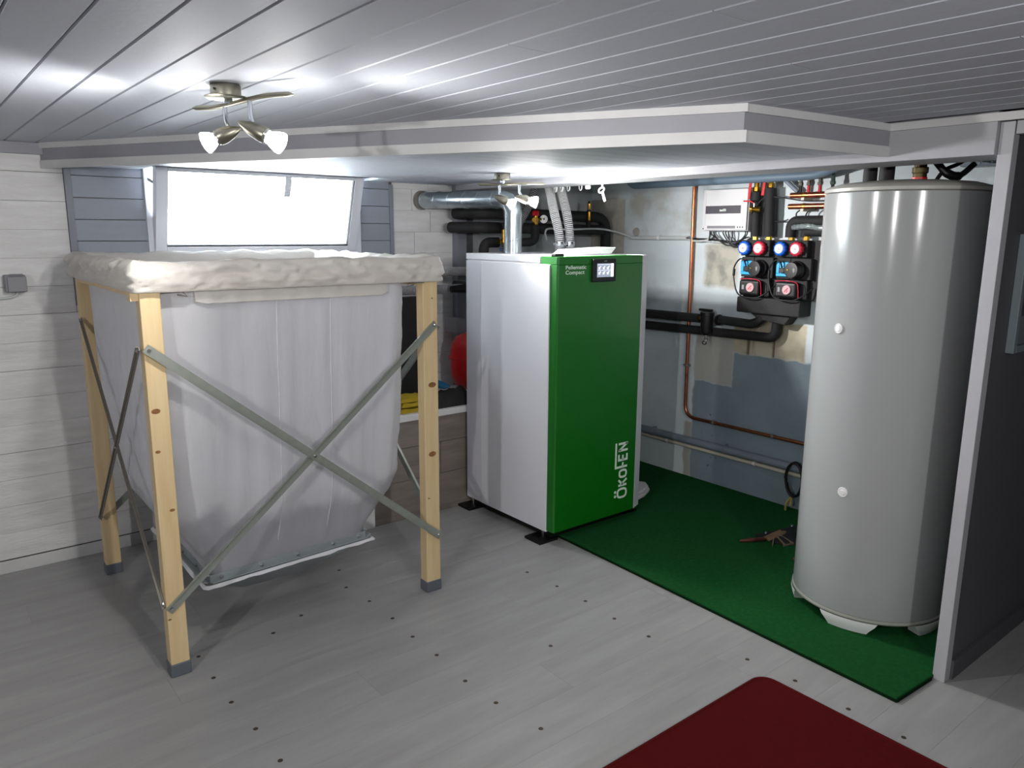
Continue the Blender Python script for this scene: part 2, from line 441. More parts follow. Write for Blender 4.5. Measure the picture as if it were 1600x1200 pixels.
# window 1: fixed frame in the wall, bottom-hung sash tilted into the room
wi = B()
wi.box((.872, YW - .018, 1.285), (.905, YW + .07, 1.70)).box((1.855, YW - .018, 1.285), (1.888, YW + .07, 1.70)).box((.905, YW - .005, 1.285), (1.855, YW + .07, 1.31)).box((.905, YW + .0, 1.66), (1.855, YW + .07, 1.70))
wi = wi.build('window_1', M_upvc, bev=.002); struct(wi, 'white basement window with its sash tilted into the room')
def T(x, s_, t):          # sash frame: s_ height along the tilted sash, t outward thickness
    dz, dy = math.cos(.31), -math.sin(.31)
    return V((x, 3.615 + dy * s_ + dz * t, 1.306 + dz * s_ + math.sin(.31) * t))
def sbox(x0, x1, s0, s1, t0, t1, b=None):
    b = b or B()
    c = [T(x, s_, t) for t in (t0, t1) for (x, s_) in ((x0, s0), (x1, s0), (x1, s1), (x0, s1))]
    return b.add(c, [(0, 1, 2, 3), (7, 6, 5, 4), (0, 4, 5, 1), (1, 5, 6, 2), (2, 6, 7, 3), (3, 7, 4, 0)])
SW0, SW1, SH = .893, 1.852, .376
b = B(); sbox(SW0, SW0 + .048, 0, SH, -.022, .03, b); sbox(SW1 - .048, SW1, 0, SH, -.022, .03, b)
sbox(SW0 + .048, SW1 - .048, 0, .030, -.022, .03, b); sbox(SW0 + .048, SW1 - .048, SH - .018, SH, -.022, .03, b)
sash = b.build('sash', M_upvc, wi, bev=.003)
b = B(); sbox(SW0 + .048, SW1 - .048, .030, .036, -.018, .0, b); sbox(SW0 + .048, SW0 + .051, .03, SH - .018, -.016, 0, b); sbox(SW1 - .051, SW1 - .048, .03, SH - .018, -.016, 0, b)
b.build('seal', M_rubber, sash)
g = bpy.data.materials.new('pane_glass'); g.use_nodes = True; nt = g.node_tree; nt.nodes.clear()
o_ = nt.nodes.new('ShaderNodeOutputMaterial'); mx = nt.nodes.new('ShaderNodeMixShader'); tb = nt.nodes.new('ShaderNodeBsdfTransparent'); gb = nt.nodes.new('ShaderNodeBsdfGlossy')
gb.inputs['Roughness'].default_value = .03; fr = nt.nodes.new('ShaderNodeFresnel'); fr.inputs[0].default_value = 1.45
nt.links.new(fr.outputs[0], mx.inputs[0]); nt.links.new(tb.outputs[0], mx.inputs[1]); nt.links.new(gb.outputs[0], mx.inputs[2]); nt.links.new(mx.outputs[0], o_.inputs[0])
sbox(SW0 + .046, SW1 - .046, .028, SH - .016, .004, .010).build('glass_pane', g, sash)
# stay arms at both sides and the catch at the top
B().bar(T(SW0 + .004, .30, .0), (.886, 3.63, 1.62), .012, .003).build('stay_arm', M_zinc, wi)
B().bar(T(SW1 - .004, .30, .0), (1.874, 3.63, 1.62), .012, .003).build('stay_arm', M_zinc, wi)
b = B(); pc = [T(1.462, SH - .01 - .012 * i, -.03 - .004 * math.sin(i / 6 * PI)) for i in range(9)]
for i in range(8): b.bar(pc[i], pc[i + 1], .030, .008, (1, 0, 0))
b.build('window_handle', M_upvc, wi, bev=.002)

# recessed piece of wall behind the boiler, with a grey corner post
wb = B().box((2.59, 3.55, 0), (XW + .15, 3.80, 1.95)).build('wall_back', mat('grey_render', (.72, .74, .75), .8, var=.5, vs=4, c2=(.62, .63, .64), bump=.4, bs=40)); struct(wb, 'grey rendered wall behind the boiler')
pc_ = B().box((2.466, 3.575, .53), (2.530, 3.63, 1.95)).build('trim_5', M_gtrim, bev=.002); struct(pc_, 'grey corner post beside the duct')
B().box((2.530, 3.60, .53), (2.60, 3.63, 1.95)).build('inner_board', mat('dark_grey_board', (.36, .36, .38), .6), pc_)  # darker grey board set back beside the post

# right wall: painted concrete with bare and patched areas
def wall_mat():
    m = bpy.data.materials.new('patched_concrete'); m.use_nodes = True; nt = m.node_tree; N = nt.nodes; L = nt.links
    b = N['Principled BSDF']; b.inputs['Roughness'].default_value = .7; b.inputs['Specular IOR Level'].default_value = .3
    g = N.new('ShaderNodeNewGeometry'); sp = N.new('ShaderNodeSeparateXYZ')
    nz = N.new('ShaderNodeTexNoise'); nz.inputs['Scale'].default_value = 9; nz.inputs['Detail'].default_value = 6
    L.new(g.outputs['Position'], nz.inputs['Vector'])
    of = N.new('ShaderNodeVectorMath'); of.operation = 'SCALE'; of.inputs['Scale'].default_value = .045
    ce_ = N.new('ShaderNodeVectorMath'); ce_.operation = 'SUBTRACT'; ce_.inputs[1].default_value = (.5, .5, .5)
    L.new(nz.outputs['Color'], ce_.inputs[0]); L.new(ce_.outputs[0], of.inputs[0])
    ad = N.new('ShaderNodeVectorMath'); L.new(g.outputs['Position'], ad.inputs[0]); L.new(of.outputs[0], ad.inputs[1])
    L.new(ad.outputs[0], sp.inputs[0])
    def math_(op, a, b_=None, clamp=False):
        n = N.new('ShaderNodeMath'); n.operation = op; n.use_clamp = clamp
        for i, q in enumerate((a, b_)):
            if q is None: continue
            if isinstance(q, (int, float)): n.inputs[i].default_value = q
            else: L.new(q, n.inputs[i])
        return n.outputs[0]
    def soft(v, lo, hi, s=.006):   # 1 inside lo..hi
        a = N.new('ShaderNodeMapRange'); a.inputs[1].default_value = lo - s; a.inputs[2].default_value = lo + s; L.new(v, a.inputs[0])
        c = N.new('ShaderNodeMapRange'); c.inputs[1].default_value = hi - s; c.inputs[2].default_value = hi + s; c.inputs[3].default_value = 1; c.inputs[4].default_value = 0; L.new(v, c.inputs[0])
        return math_('MULTIPLY', a.outputs[0], c.outputs[0])
    Y, Z = sp.outputs['Y'], sp.outputs['Z']
    def rect(y0, y1, z0, z1, s=.006): return math_('MULTIPLY', soft(Y, y0, y1, s), soft(Z, z0, z1, s))
    def mixc(fac, c1, c2, k=1.0):
        n = N.new('ShaderNodeMix'); n.data_type = 'RGBA'
        f = math_('MULTIPLY', fac, k) if k != 1.0 else fac
        L.new(f, n.inputs[0])
        for i, q in ((6, c1), (7, c2)):
            if isinstance(q, tuple): n.inputs[i].default_value = (*lin(q), 1)
            else: L.new(q, n.inputs[i])
        return n.outputs[2]
    def noi(scale, lo=.4, hi=.65, sc=(1, 1, 1)):
        n = N.new('ShaderNodeTexNoise'); n.inputs['Scale'].default_value = scale; n.inputs['Detail'].default_value = 7
        mp = N.new('ShaderNodeMapping'); mp.inputs['Scale'].default_value = sc
        L.new(g.outputs['Position'], mp.inputs[0]); L.new(mp.outputs[0], n.inputs['Vector'])
        r = N.new('ShaderNodeMapRange'); r.inputs[1].default_value = lo; r.inputs[2].default_value = hi; L.new(n.outputs['Fac'], r.inputs[0]); return r.outputs[0]
    c = mixc(noi(2.5), (.83, .865, .88), (.77, .815, .835))
    c = mixc(math_('MULTIPLY', noi(5, .45, .6), rect(2.75, 3.6, 1.39, 1.64, .03)), c, (.68, .66, .62), .7)
    c = mixc(math_('MULTIPLY', noi(6, .45, .7), rect(2.75, 3.6, .86, 1.12, .04)), c, (.50, .54, .56), .6)
    dark = math_('MAXIMUM', rect(1.0, 2.69, -.1, .585), rect(1.0, 2.434, .5, .775))
    c = mixc(dark, c, mixc(noi(3), (.51, .57, .61), (.46, .52, .55)))
    c = mixc(rect(2.69, 2.737, -.1, .34), c, (.66, .66, .63))
    c = mixc(rect(2.434, 2.69, .585, .86), c, (.67, .67, .64), .9)
    c = mixc(rect(2.02, 2.44, .775, .96), c, mixc(noi(8), (.76, .72, .62), (.64, .60, .50)), .9)
    c = mixc(rect(2.44, 2.66, 1.115, 1.345, .012), c, mixc(noi(14), (.72, .71, .66), (.56, .56, .53)))
    dr = math_('MULTIPLY', noi(30, .54, .62, (1, 1, .03)), rect(2.04, 2.36, .775, .90))
    c = mixc(dr, c, (.30, .20, .13), .8)
    c = mixc(math_('MULTIPLY', noi(40, .62, .70), rect(2.48, 2.62, -.1, .42, .03)), c, (.20, .20, .20), .7)
    L.new(c, b.inputs['Base Color'])
    n2 = N.new('ShaderNodeTexNoise'); n2.inputs['Scale'].default_value = 30; n2.inputs['Detail'].default_value = 5; L.new(g.outputs['Position'], n2.inputs['Vector'])
    bp = N.new('ShaderNodeBump'); bp.inputs['Strength'].default_value = .35; bp.inputs['Distance'].default_value = .006
    L.new(n2.outputs['Fac'], bp.inputs['Height']); L.new(bp.outputs[0], b.inputs['Normal'])
    return m
wr = B().box((XW, .892, 0), (XW + .15, 3.80, 1.95)).build('wall_right', wall_mat()); struct(wr, 'patched grey concrete wall carrying the pipework')
# plaster lump strip in the corner
b = B(); rows = []
for i in range(15):
    zz = .9 + .05 * i; rows.append([(XW + .002, 3.56, zz), (XW - .03 - .012 * noise.noise(V((i * .7, 1, 0))), 3.50, zz), (XW - .02 - .012 * noise.noise(V((i * .7, 5, 0))), 3.31 + .02 * noise.noise(V((i, 3, 0))), zz), (XW + .002, 3.26 + .015 * noise.noise(V((i, 9, 0))), zz)])
b.grid(rows).build('rough_plaster', M_plaster, wr, 60)
# the rest of the shell (behind the camera and beyond the beam)
M_shell = mat('shell_paint', (.80, .80, .81), .8)
struct(B().box((XL - .1, YB, 0), (XL, YW + .16, 1.95)).build('wall_far_left', M_shell))
struct(B().box((XL, YB - .1, 0), (XW + .15, YB, 1.95)).build('wall_rear', M_shell))
struct(B().box((XW, YB, 0), (XW + .15, .862, 1.95)).build('wall_far_right', M_part))
struct(B().box((XL, YB, 1.94), (XW + .15, YW + .16, 2.0)).build('ceiling_upper', mat('raw_slab', (.50, .50, .50), .9, var=.4, vs=4)))

# plank-clad ledge box under the wall
LY = 3.135
le = B().box((1.615, LY + .012, 0), (XW, YW, .498)).build('trim_6', M_wback); struct(le, 'plank-clad ledge with a white top behind the boiler')
for z0, z1 in ((0.0, .030), (.030, .196), (.198, .362), (.364, .498)):
    B().box((1.665, LY, z0), (2.30 if z0 != .198 else 2.05, LY + .012, z1)).build('plank', M_ledge, le, bev=.001, seg=1)
    B().box((2.302 if z0 != .198 else 2.052, LY, z0), (XW, LY + .012, z1)).build('plank', M_ledge, le, bev=.001, seg=1)
B().box((1.60, LY - .012, 0), (1.665, LY + .05, .498)).build('corner_board', M_white, le, bev=.003)
B().box((1.603, LY + .05, 0), (1.615, YW, .498)).build('side_board', M_white, le)
B().box((1.60, LY - .014, .498), (XW, YW, .530)).build('top_board', M_white, le, bev=.003)


# ------------------------------------------------------------------ floor coverings
CT = .016
ca = B()
poly = [(2.285, 3.12), (2.285, 2.44), (2.235, .905), (2.445, .893), (XW, .893), (XW, 3.12)]
ca.prism([(x, y, .001) for x, y in poly], (0, 0, CT - .001))
ca = ca.build('green_carpet', M_turf, bev=.004); tag(ca, 'dark green carpet runner under the boiler and white tank', 'carpet')
b = B()
for i in range(3):
    a_, c_ = V((*poly[i], 0)), V((*poly[i + 1], 0)); d = (c_ - a_).normalized(); n_ = V((d.y, -d.x, 0)) * (1 if i != 9 else 1)
    n_ = -V((-d.y, d.x, 0)) if V((-d.y, d.x, 0)).dot(V((2.8, 2.0, 0)) - a_) > 0 else V((-d.y, d.x, 0))
    b.prism([a_ + V((0, 0, .001)), c_ + V((0, 0, .001)), c_ + n_ * .003 + V((0, 0, .001)), a_ + n_ * .003 + V((0, 0, .001))], (0, 0, .009))
e = b.build('cut_edge', M_turfe, ca)
rc = [];
for i in range(7):
    t = PI / 2 * i / 6; rc.append((1.985 + .048 * math.sin(t), 1.193 + .048 * math.cos(t), 0.0005))
rp = rc + [(2.033, -.05, .0005), (.75, -.05, .0005), (.75, 1.241, .0005)]
rg = B().prism(rp, (0, 0, .0075)).build('dark_red_rug', M_rug); tag(rg, 'dark red rug corner lying on the laminate floor', 'rug')
edge = [(.75, 1.241, .005)] + [(x, y, .005) for x, y, _ in rc] + [(2.033, -.05, .005)]
B().tube(edge, .0062, 8).build('bound_edge', M_rugb, rg, 60)

# ------------------------------------------------------------------ pellet bag silo
si = thing('pellet_silo', 'white fabric pellet silo in a pine frame under the window', 'silo', (1.05, 2.89, 0))
X0, X1, Y0, Y1 = .541, 1.56, 2.395, 3.387
def leg(x0, x1, y0, y1, knots):
    l = B().box((x0, y0, .02), (x1, y1, 1.222)).build('leg', M_pine, si, bev=.003)
    b = B(); w = .003
    for (za, zb, w) in ((0, .045, .003),):
        b.box((x0 - w, y0 - w, za), (x1 + w, y1 + w, zb))
    b.build('foot_cap', M_cap, l, bev=.004)
    for (fx, zz, r) in knots:
        b = B(); b.add([(x0 + (x1 - x0) * fx + r * math.cos(a) * 1.3, y0 - .0006, zz + r * math.sin(a) * .8) for a in [2 * PI * i / 12 for i in range(12)]], [list(range(12))])
        b.build('knot', M_knot, l)
    return l
leg(.541, .598, Y0, 2.443, [(.32, .87, .010), (.25, .745, .006), (.72, .555, .006), (.12, .20, .004)])
leg(1.498, X1, Y0, 2.443, [(.55, .835, .013), (.5, .565, .013), (.2, .39, .004), (.62, 1.16, .003)])
leg(.541, .598, 3.338, Y1, []); leg(1.498, X1, 3.338, Y1, [])
for a, c in (((X0 + .004, Y0 + .005), (X1 - .004, Y0 + .043)), ((X0 + .004, Y1 - .043), (X1 - .004, Y1 - .005))):
    B().box((a[0] + .06, a[1] + .01, 1.228), (c[0] - .06, c[1], 1.27)).build('top_rail', M_pine, si)
for xa in (X0 - .006, 1.506): B().box((xa, Y0 + .05, 1.207), (xa + .056, Y1 - .05, 1.232)).build('top_rail', M_pine, si)
# diagonal braces, each with its bolts
def brace(p, q, nrm, m=M_zinc, off=0.0, wd=.026):
    p, q, nrm = V(p), V(q), V(nrm); d = (q - p).normalized(); sd = d.cross(nrm)
    p2, q2 = p + nrm * off, q + nrm * off
    b = B(); b.bar(p2 - d * .012, q2 + d * .012, wd, .003, sd)
    b.bar(p2 - d * .012 + sd * (wd / 2) + nrm * .004, q2 + d * .012 + sd * (wd / 2) + nrm * .004, .0025, .009, sd)
    o = b.build('brace', m, si)
    for c in (p2, q2, (p2 + q2) / 2):
        B().lathe([(.0062, .001), (.0062, .005), (.004, .0075)], c, nrm, 6).build('bolt', M_steel, o)
f = Y0 - .003
brace((.553, f, 1.055), (1.547, f, .236), (0, -1, 0), off=.005); brace((1.540, f, 1.058), (.556, f, .236), (0, -1, 0))
g_ = X0 - .003
brace((g_, 2.425, 1.050), (g_, 3.30, .265), (-1, 0, 0), M_zincd, .005, .013); brace((g_, 3.31, 1.060), (g_, 2.41, .250), (-1, 0, 0), M_zincd, 0, .010)
brace((.57, Y1 + .003, 1.055), (1.53, Y1 + .003, .24), (0, 1, 0), off=.005); brace((1.53, Y1 + .003, 1.055), (.57, Y1 + .003, .24), (0, 1, 0))
brace((X1 + .003, 2.42, 1.055), (X1 + .003, 3.36, .24), (1, 0, 0), off=.005); brace((X1 + .003, 3.36, 1.055), (X1 + .003, 2.42, .24), (1, 0, 0))
# the bag
def rrect(cx, cy, hx, hy, rad, n=160):
    pts = []; segs = []
    L = [2 * (hx - rad), PI / 2 * rad] ; per = 2 * (2 * (hx - rad)) + 2 * (2 * (hy - rad)) + 2 * PI * rad
    def at(s_):
        s_ = s_ % per
        for (dx, dy, ln, kind) in ((1, 0, 2 * (hx - rad), 0), (1, 0, PI / 2 * rad, 1), (0, 1, 2 * (hy - rad), 0), (0, 1, PI / 2 * rad, 2), (-1, 0, 2 * (hx - rad), 0), (-1, 0, PI / 2 * rad, 3), (0, -1, 2 * (hy - rad), 0), (0, -1, PI / 2 * rad, 4)):
            if s_ <= ln:
                t = s_
                if kind == 0:
                    st = {(1, 0): (-hx + rad, -hy), (0, 1): (hx, -hy + rad), (-1, 0): (hx - rad, hy), (0, -1): (-hx, hy - rad)}[(dx, dy)]
                    nn = {(1, 0): (0, -1), (0, 1): (1, 0), (-1, 0): (0, 1), (0, -1): (-1, 0)}[(dx, dy)]
                    return (cx + st[0] + dx * t, cy + st[1] + dy * t, nn[0], nn[1])
                a = t / rad + {1: -PI / 2, 2: 0, 3: PI / 2, 4: PI}[kind]
                c = {1: (hx - rad, -hy + rad), 2: (hx - rad, hy - rad), 3: (-hx + rad, hy - rad), 4: (-hx + rad, -hy + rad)}[kind]
                return (cx + c[0] + rad * math.cos(a), cy + c[1] + rad * math.sin(a), math.cos(a), math.sin(a))
            s_ -= ln
        return (cx - hx + rad, cy - hy, 0, -1)
    return [at(per * i / n) for i in range(n)]
prof = [(1.235, .42, .455), (1.19, .437, .455), (1.05, .430, .442), (.9, .425, .430), (.75, .420, .420), (.6, .410, .408), (.5, .408, .400), (.43, .395, .382), (.34, .345, .350), (.27, .305, .330), (.230, .293, .322)]
def interp(tab, zz):
    for i in range(len(tab) - 1):
        if tab[i][0] >= zz >= tab[i + 1][0]:
            t = (tab[i][0] - zz) / (tab[i][0] - tab[i + 1][0]); t2 = t * t * (3 - 2 * t) * .4 + t * .6
            return [tab[i][j] * (1 - t2) + tab[i + 1][j] * t2 for j in (1, 2)]
    return tab[-1][1:]
rows = []
NZ = 46
for k in range(NZ + 1):
    zz = 1.235 + (.230 - 1.235) * k / NZ
    hx, hy = interp(prof, zz); row_ = []
    tt = (1.235 - zz) / 1.005; cx = 1.012 + .011 * tt; cy = 2.885
    for i, (x, y, nx, ny) in enumerate(rrect(cx, cy, hx, hy, .035, 200)):
        s_ = (x if abs(ny) > .5 else y + 3)
        fold = noise.noise(V((s_ * 9, zz * .9, 2.0 + nx))) * .014 + noise.noise(V((s_ * 26, zz * 1.5, 7))) * .006 * (1.3 - abs(zz - .7))
        edge = abs(nx * ny) * 2
        wr_ = noise.noise(V((s_ * 30, zz * 22, 3))) * .006 * min(1, edge * 2 + .10)
        bulge = .012 * math.sin(PI * min(1, max(0, (1.2 - zz) / .98))) * (1 - edge)
        dd = (fold + wr_ + bulge) * min(1.0, (zz - .23) / .08 + .15)
        row_.append((x + nx * dd, y + ny * dd, zz))
    rows.append(row_)
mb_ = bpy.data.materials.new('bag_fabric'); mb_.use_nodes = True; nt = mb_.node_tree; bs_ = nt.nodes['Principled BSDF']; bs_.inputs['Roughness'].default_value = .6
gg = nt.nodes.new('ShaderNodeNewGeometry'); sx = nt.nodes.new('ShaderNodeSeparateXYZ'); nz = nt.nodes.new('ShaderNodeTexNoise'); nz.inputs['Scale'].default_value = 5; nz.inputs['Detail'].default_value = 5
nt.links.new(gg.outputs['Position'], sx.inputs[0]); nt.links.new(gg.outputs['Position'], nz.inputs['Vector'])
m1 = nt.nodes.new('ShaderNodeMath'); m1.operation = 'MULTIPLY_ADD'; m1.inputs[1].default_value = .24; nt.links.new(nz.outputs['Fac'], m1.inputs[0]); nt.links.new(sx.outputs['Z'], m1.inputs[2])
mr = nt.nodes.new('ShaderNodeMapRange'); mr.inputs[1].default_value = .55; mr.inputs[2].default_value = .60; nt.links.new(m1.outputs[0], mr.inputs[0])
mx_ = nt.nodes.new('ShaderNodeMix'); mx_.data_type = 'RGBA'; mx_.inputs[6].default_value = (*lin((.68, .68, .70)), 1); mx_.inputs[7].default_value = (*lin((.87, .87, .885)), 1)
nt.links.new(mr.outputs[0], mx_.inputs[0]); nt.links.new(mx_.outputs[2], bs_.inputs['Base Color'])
def thin_cloth(m, k):
    nt = m.node_tree; b = nt.nodes['Principled BSDF']; o = [n for n in nt.nodes if n.type == 'OUTPUT_MATERIAL'][0]
    t = nt.nodes.new('ShaderNodeBsdfTranslucent'); x = nt.nodes.new('ShaderNodeMixShader'); x.inputs[0].default_value = k
    t.inputs[0].default_value = (.92, .92, .95, 1)
    nt.links.new(b.outputs[0], x.inputs[1]); nt.links.new(t.outputs[0], x.inputs[2]); nt.links.new(x.outputs[0], o.inputs[0])
cn_ = nt.nodes.new('ShaderNodeTexNoise'); cn_.inputs['Scale'].default_value = 14; cn_.inputs['Detail'].default_value = 3; cn_.inputs['Distortion'].default_value = .6
cm_ = nt.nodes.new('ShaderNodeMapping'); cm_.inputs['Scale'].default_value = (1.6, 1.6, .35); nt.links.new(gg.outputs['Position'], cm_.inputs[0]); nt.links.new(cm_.outputs[0], cn_.inputs['Vector'])
cb_ = nt.nodes.new('ShaderNodeBump'); cb_.inputs['Strength'].default_value = .7; cb_.inputs['Distance'].default_value = .006; nt.links.new(cn_.outputs['Fac'], cb_.inputs['Height']); nt.links.new(cb_.outputs[0], bs_.inputs['Normal'])
thin_cloth(mb_, .4); thin_cloth(M_cover, .30)
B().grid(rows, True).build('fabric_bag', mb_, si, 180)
b = B()
for sx_ in (-.07, .12):     # sewn vertical tucks on the front
    pts = []
    for k in range(2, NZ - 3):
        zz = rows[k][0][2]; c = min(rows[k], key=lambda p: abs(p[0] - (1.03 + sx_)) + (10 if p[1] > 2.7 else 0)); pts.append((1.03 + sx_, c[1] - .0005, zz))
    b.tube(pts, .0018, 6)
b.build('seam', M_fabric, si, 180)
# elastic cover over the frame
PX = rrect(1.05, 2.891, .522, .510, .014, 480)
cp = [(.004, 1.222), (.010, 1.225), (.008, 1.232), (.012, 1.243), (.013, 1.254), (.011, 1.265), (.011, 1.276), (.008, 1.287), (.004, 1.298), (-.003, 1.308), (-.016, 1.314), (-.034, 1.312), (-.052, 1.300), (-.070, 1.278), (-.10, 1.255), (-.16, 1.235), (-.25, 1.225), (-.36, 1.22), (-.46, 1.22)]
rows = []
for kk, (off, zz) in enumerate(cp):
    row_ = []
    for i, (x, y, nx, ny) in enumerate(PX):
        s_ = i * .0085
        a = noise.noise(V((s_ * 6, kk * .45, 1))) * .008 + (abs(noise.noise(V((s_ * 13 + kk * .45, kk * .28, 4)))) - .2) * -.042 + noise.noise(V((s_ * 34 - kk * .8, kk * .4, 6))) * .009
        a *= (0 if kk == 0 else .18 if kk < 3 else 1)
        gz = (math.sin(i * 2.6) * .0014 if kk < 3 else 0)
        dz = (noise.noise(V((s_ * 4, kk * .2, 8))) * .010 + noise.noise(V((s_ * 14, kk * .5, 3))) * .007) * (1 if kk > 7 else .25)
        o2 = off + a * (1 if kk < 9 else .4)
        if off < -.03:
            sc = 1 + off / .53; bx, by = 1.05 + (x - 1.05) * sc, 2.891 + (y - 2.891) * sc; row_.append((bx, by, zz + dz + (1 if kk > 13 else 0) * noise.noise(V((bx * 8, by * 8, 0))) * .012))
        else: row_.append((x + nx * o2 + nx * gz, y + ny * o2 + ny * gz, zz + dz))
    rows.append(row_)
b = B().grid(rows, True); n = len(PX); k = len(b.v); b.v.append(V((1.05, 2.891, 1.238))); L0 = (len(cp) - 1) * n
for i in range(n): b.f.append([L0 + i, L0 + (i + 1) % n, k]); b.mi.append(0)
b.build('elastic_cover', M_cover, si, 180)
# hanging flap under the front hem
rows = []
for k in range(5):
    zz = 1.232 - .0125 * k; row_ = []
    for i in range(67):
        x = .700 + .66 * i / 66; e = max(0, (1 - min(i, 66 - i) / 3)) if k > 2 else 0
        row_.append((x, 2.412 - .004 * k / 4 + math.sin(x * 75) * .0016 * (k / 4) + noise.noise(V((x * 30, k * .4, 0))) * .003, zz + e * .008))
    rows.append(row_)
b = B().grid(rows); b.tube([V(p) + V((0, -.001, 0)) for p in rows[-1]], .0022, 6)
b.build('front_flap', M_cover, si, 180)
# hooks by the front corners
for xx, sg in ((.648, 1), (1.452, -1)):
    B().tube([(xx - sg * .05, 2.392, 1.219), (xx + sg * .012, 2.392, 1.221), (xx + sg * .024, 2.388, 1.207), (xx - sg * .004, 2.388, 1.213)], .0022, 6).build('hook', M_zincd, si, 60)
B().box((X0 - .022, Y0 + .012, 1.198), (X0, Y0 + .05, 1.222)).build('wood_block', M_pine, si)
# bottom clamping frame, hem and hopper
RX0, RX1, RY0, RY1, RZ = .727, 1.318, 2.560, 3.210, .222
def RZf(x): return RZ + .018 * (x - RX0) / (RX1 - RX0)
cr = [V((RX0, RY0, RZf(RX0))), V((RX1, RY0, RZf(RX1))), V((RX1, RY1, RZf(RX1))), V((RX0, RY1, RZf(RX0)))]
b = B()
for i in range(4):
    a, c = cr[i], cr[(i + 1) % 4]; nn = V(((c - a).y, -(c - a).x, 0)).normalized()
    d = (c - a).normalized()
    b.prism([a - d * .0 + nn * .024 + V((0, 0, -.008)), c + nn * .024 + V((0, 0, -.008)), c + nn * .010 + V((0, 0, -.014)), a + nn * .010 + V((0, 0, -.014))], (0, 0, .004))
    b.bar(a, c, .026, .004, (0, 0, 1))
rl = b.build('clamp_rail', M_sheet, si)
for i in range(4):
    a, c = cr[i], cr[(i + 1) % 4]; nn = V(((c - a).y, -(c - a).x, 0)).normalized()
    for t in (.06, .30, .53, .77, .95):
        B().lathe([(.007, 0), (.007, .006), (.004, .009)], a.lerp(c, t) + nn * .002, nn, 6).build('bolt', M_steel, rl)
rows = []
for k in range(3):
    row_ = []
    for i, (x, y, nx, ny) in enumerate(rrect((RX0 + RX1) / 2, (RY0 + RY1) / 2, .3175 + .010 * k / 2, .348 + .012 * k / 2, .012, 160)):
        row_.append((x, y, RZf(x) - .013 - .004 * k + noise.noise(V((i * .35, k * .3, 5))) * .003 * k))
    rows.append(row_)
B().grid(rows, True).build('hem', M_fabric, si, 180)
b = B(); hc = ((RX0 + RX1) / 2, (RY0 + RY1) / 2)
sq = lambda h, zz: [(hc[0] - h, hc[1] - h, zz), (hc[0] + h, hc[1] - h, zz), (hc[0] + h, hc[1] + h, zz), (hc[0] - h, hc[1] + h, zz)]
b.grid([sq(.30, .205), sq(.295, .195), sq(.14, .075), sq(.12, .060)], True)
b.build('hopper', M_sheet, si)

# ------------------------------------------------------------------ boiler
bo = thing('pellet_boiler', 'white pellet boiler with green front door and touch display', 'boiler', (2.5, 2.78, 0))
BX0, BX1, BF, BB_ = 2.200, 2.800, 2.440, 3.110
B().box((BX0 + .004, 2.56, .056), (BX1 - .002, BB_ - .002, 1.270)).build('body', M_boilw, bo)
B().box((BX0 - .006, 2.488, .052), (BX0 + .014, 2.985, 1.266)).build('side_panel', M_boilw, bo, bev=.002)
B().box((BX0 - .004, 2.987, .052), (BX0 + .014, BB_, 1.266)).build('rear_side_panel', M_boilw2, bo, bev=.002)
B().prism([(2.737, BF + .004, .056), (2.800, 2.470, .056), (2.800, 2.62, .056), (2.737, 2.62, .056)], (0, 0, 1.243)).build('corner_panel', M_boilw, bo, bev=.003)
B().box((BX0 - .004, 2.553, 1.270), (BX1, BB_, 1.300)).build('lid', M_boilw, bo, bev=.003)
dr = B().prism([(2.199, 2.56, .058), (2.199, BF + .006, .058), (2.205, BF, .058), (2.728, BF, .058), (2.734, BF + .006, .058), (2.734, 2.56, .058)], (0, 0, 1.207))
dr.prism([(2.199, 2.550, 1.265), (2.199, BF + .006, 1.265), (2.205, BF, 1.265), (2.728, BF, 1.265), (2.734, BF + .006, 1.265), (2.734, 2.550, 1.265)], (0, 0, .035))
dr = dr.build('front_door', M_green, bo, bev=.002)
B().prism([(2.735, BF + .006, 1.265), (2.800, 2.472, 1.265), (2.800, 2.551, 1.265), (2.735, 2.551, 1.265)], (0, 0, .036)).build('corner_cap', M_boilw, bo, bev=.002)
B().box((2.198, 2.455, 1.300), (2.248, 2.485, 1.312)).build('hinge_cap', M_black, bo, bev=.003)
B().box((2.225, 2.49, .016), (2.785, 3.09, .056)).build('base_frame', M_black2, bo)
for x, y in ((2.155, 2.480), (2.155, 3.035), (2.70, 2.49), (2.70, 3.03)):
    zb = 0.0 if x < 2.3 else CT
    ft = B().box((x, y, zb), (x + .11, y + .11, zb + .012)).build('foot_plate', M_black2, bo)
    B().tube([(x + .065, y + .055, zb + .012), (x + .065, y + .055, .06)], .007, 8).build('levelling_bolt', M_steel, ft, 40)
put_text('lettering', 'Pellematic\nCompact', (2.243, BF - .0008, 1.219), (1, 0, 0), (0, 0, 1), .122, M_letter, dr, .014, .043)
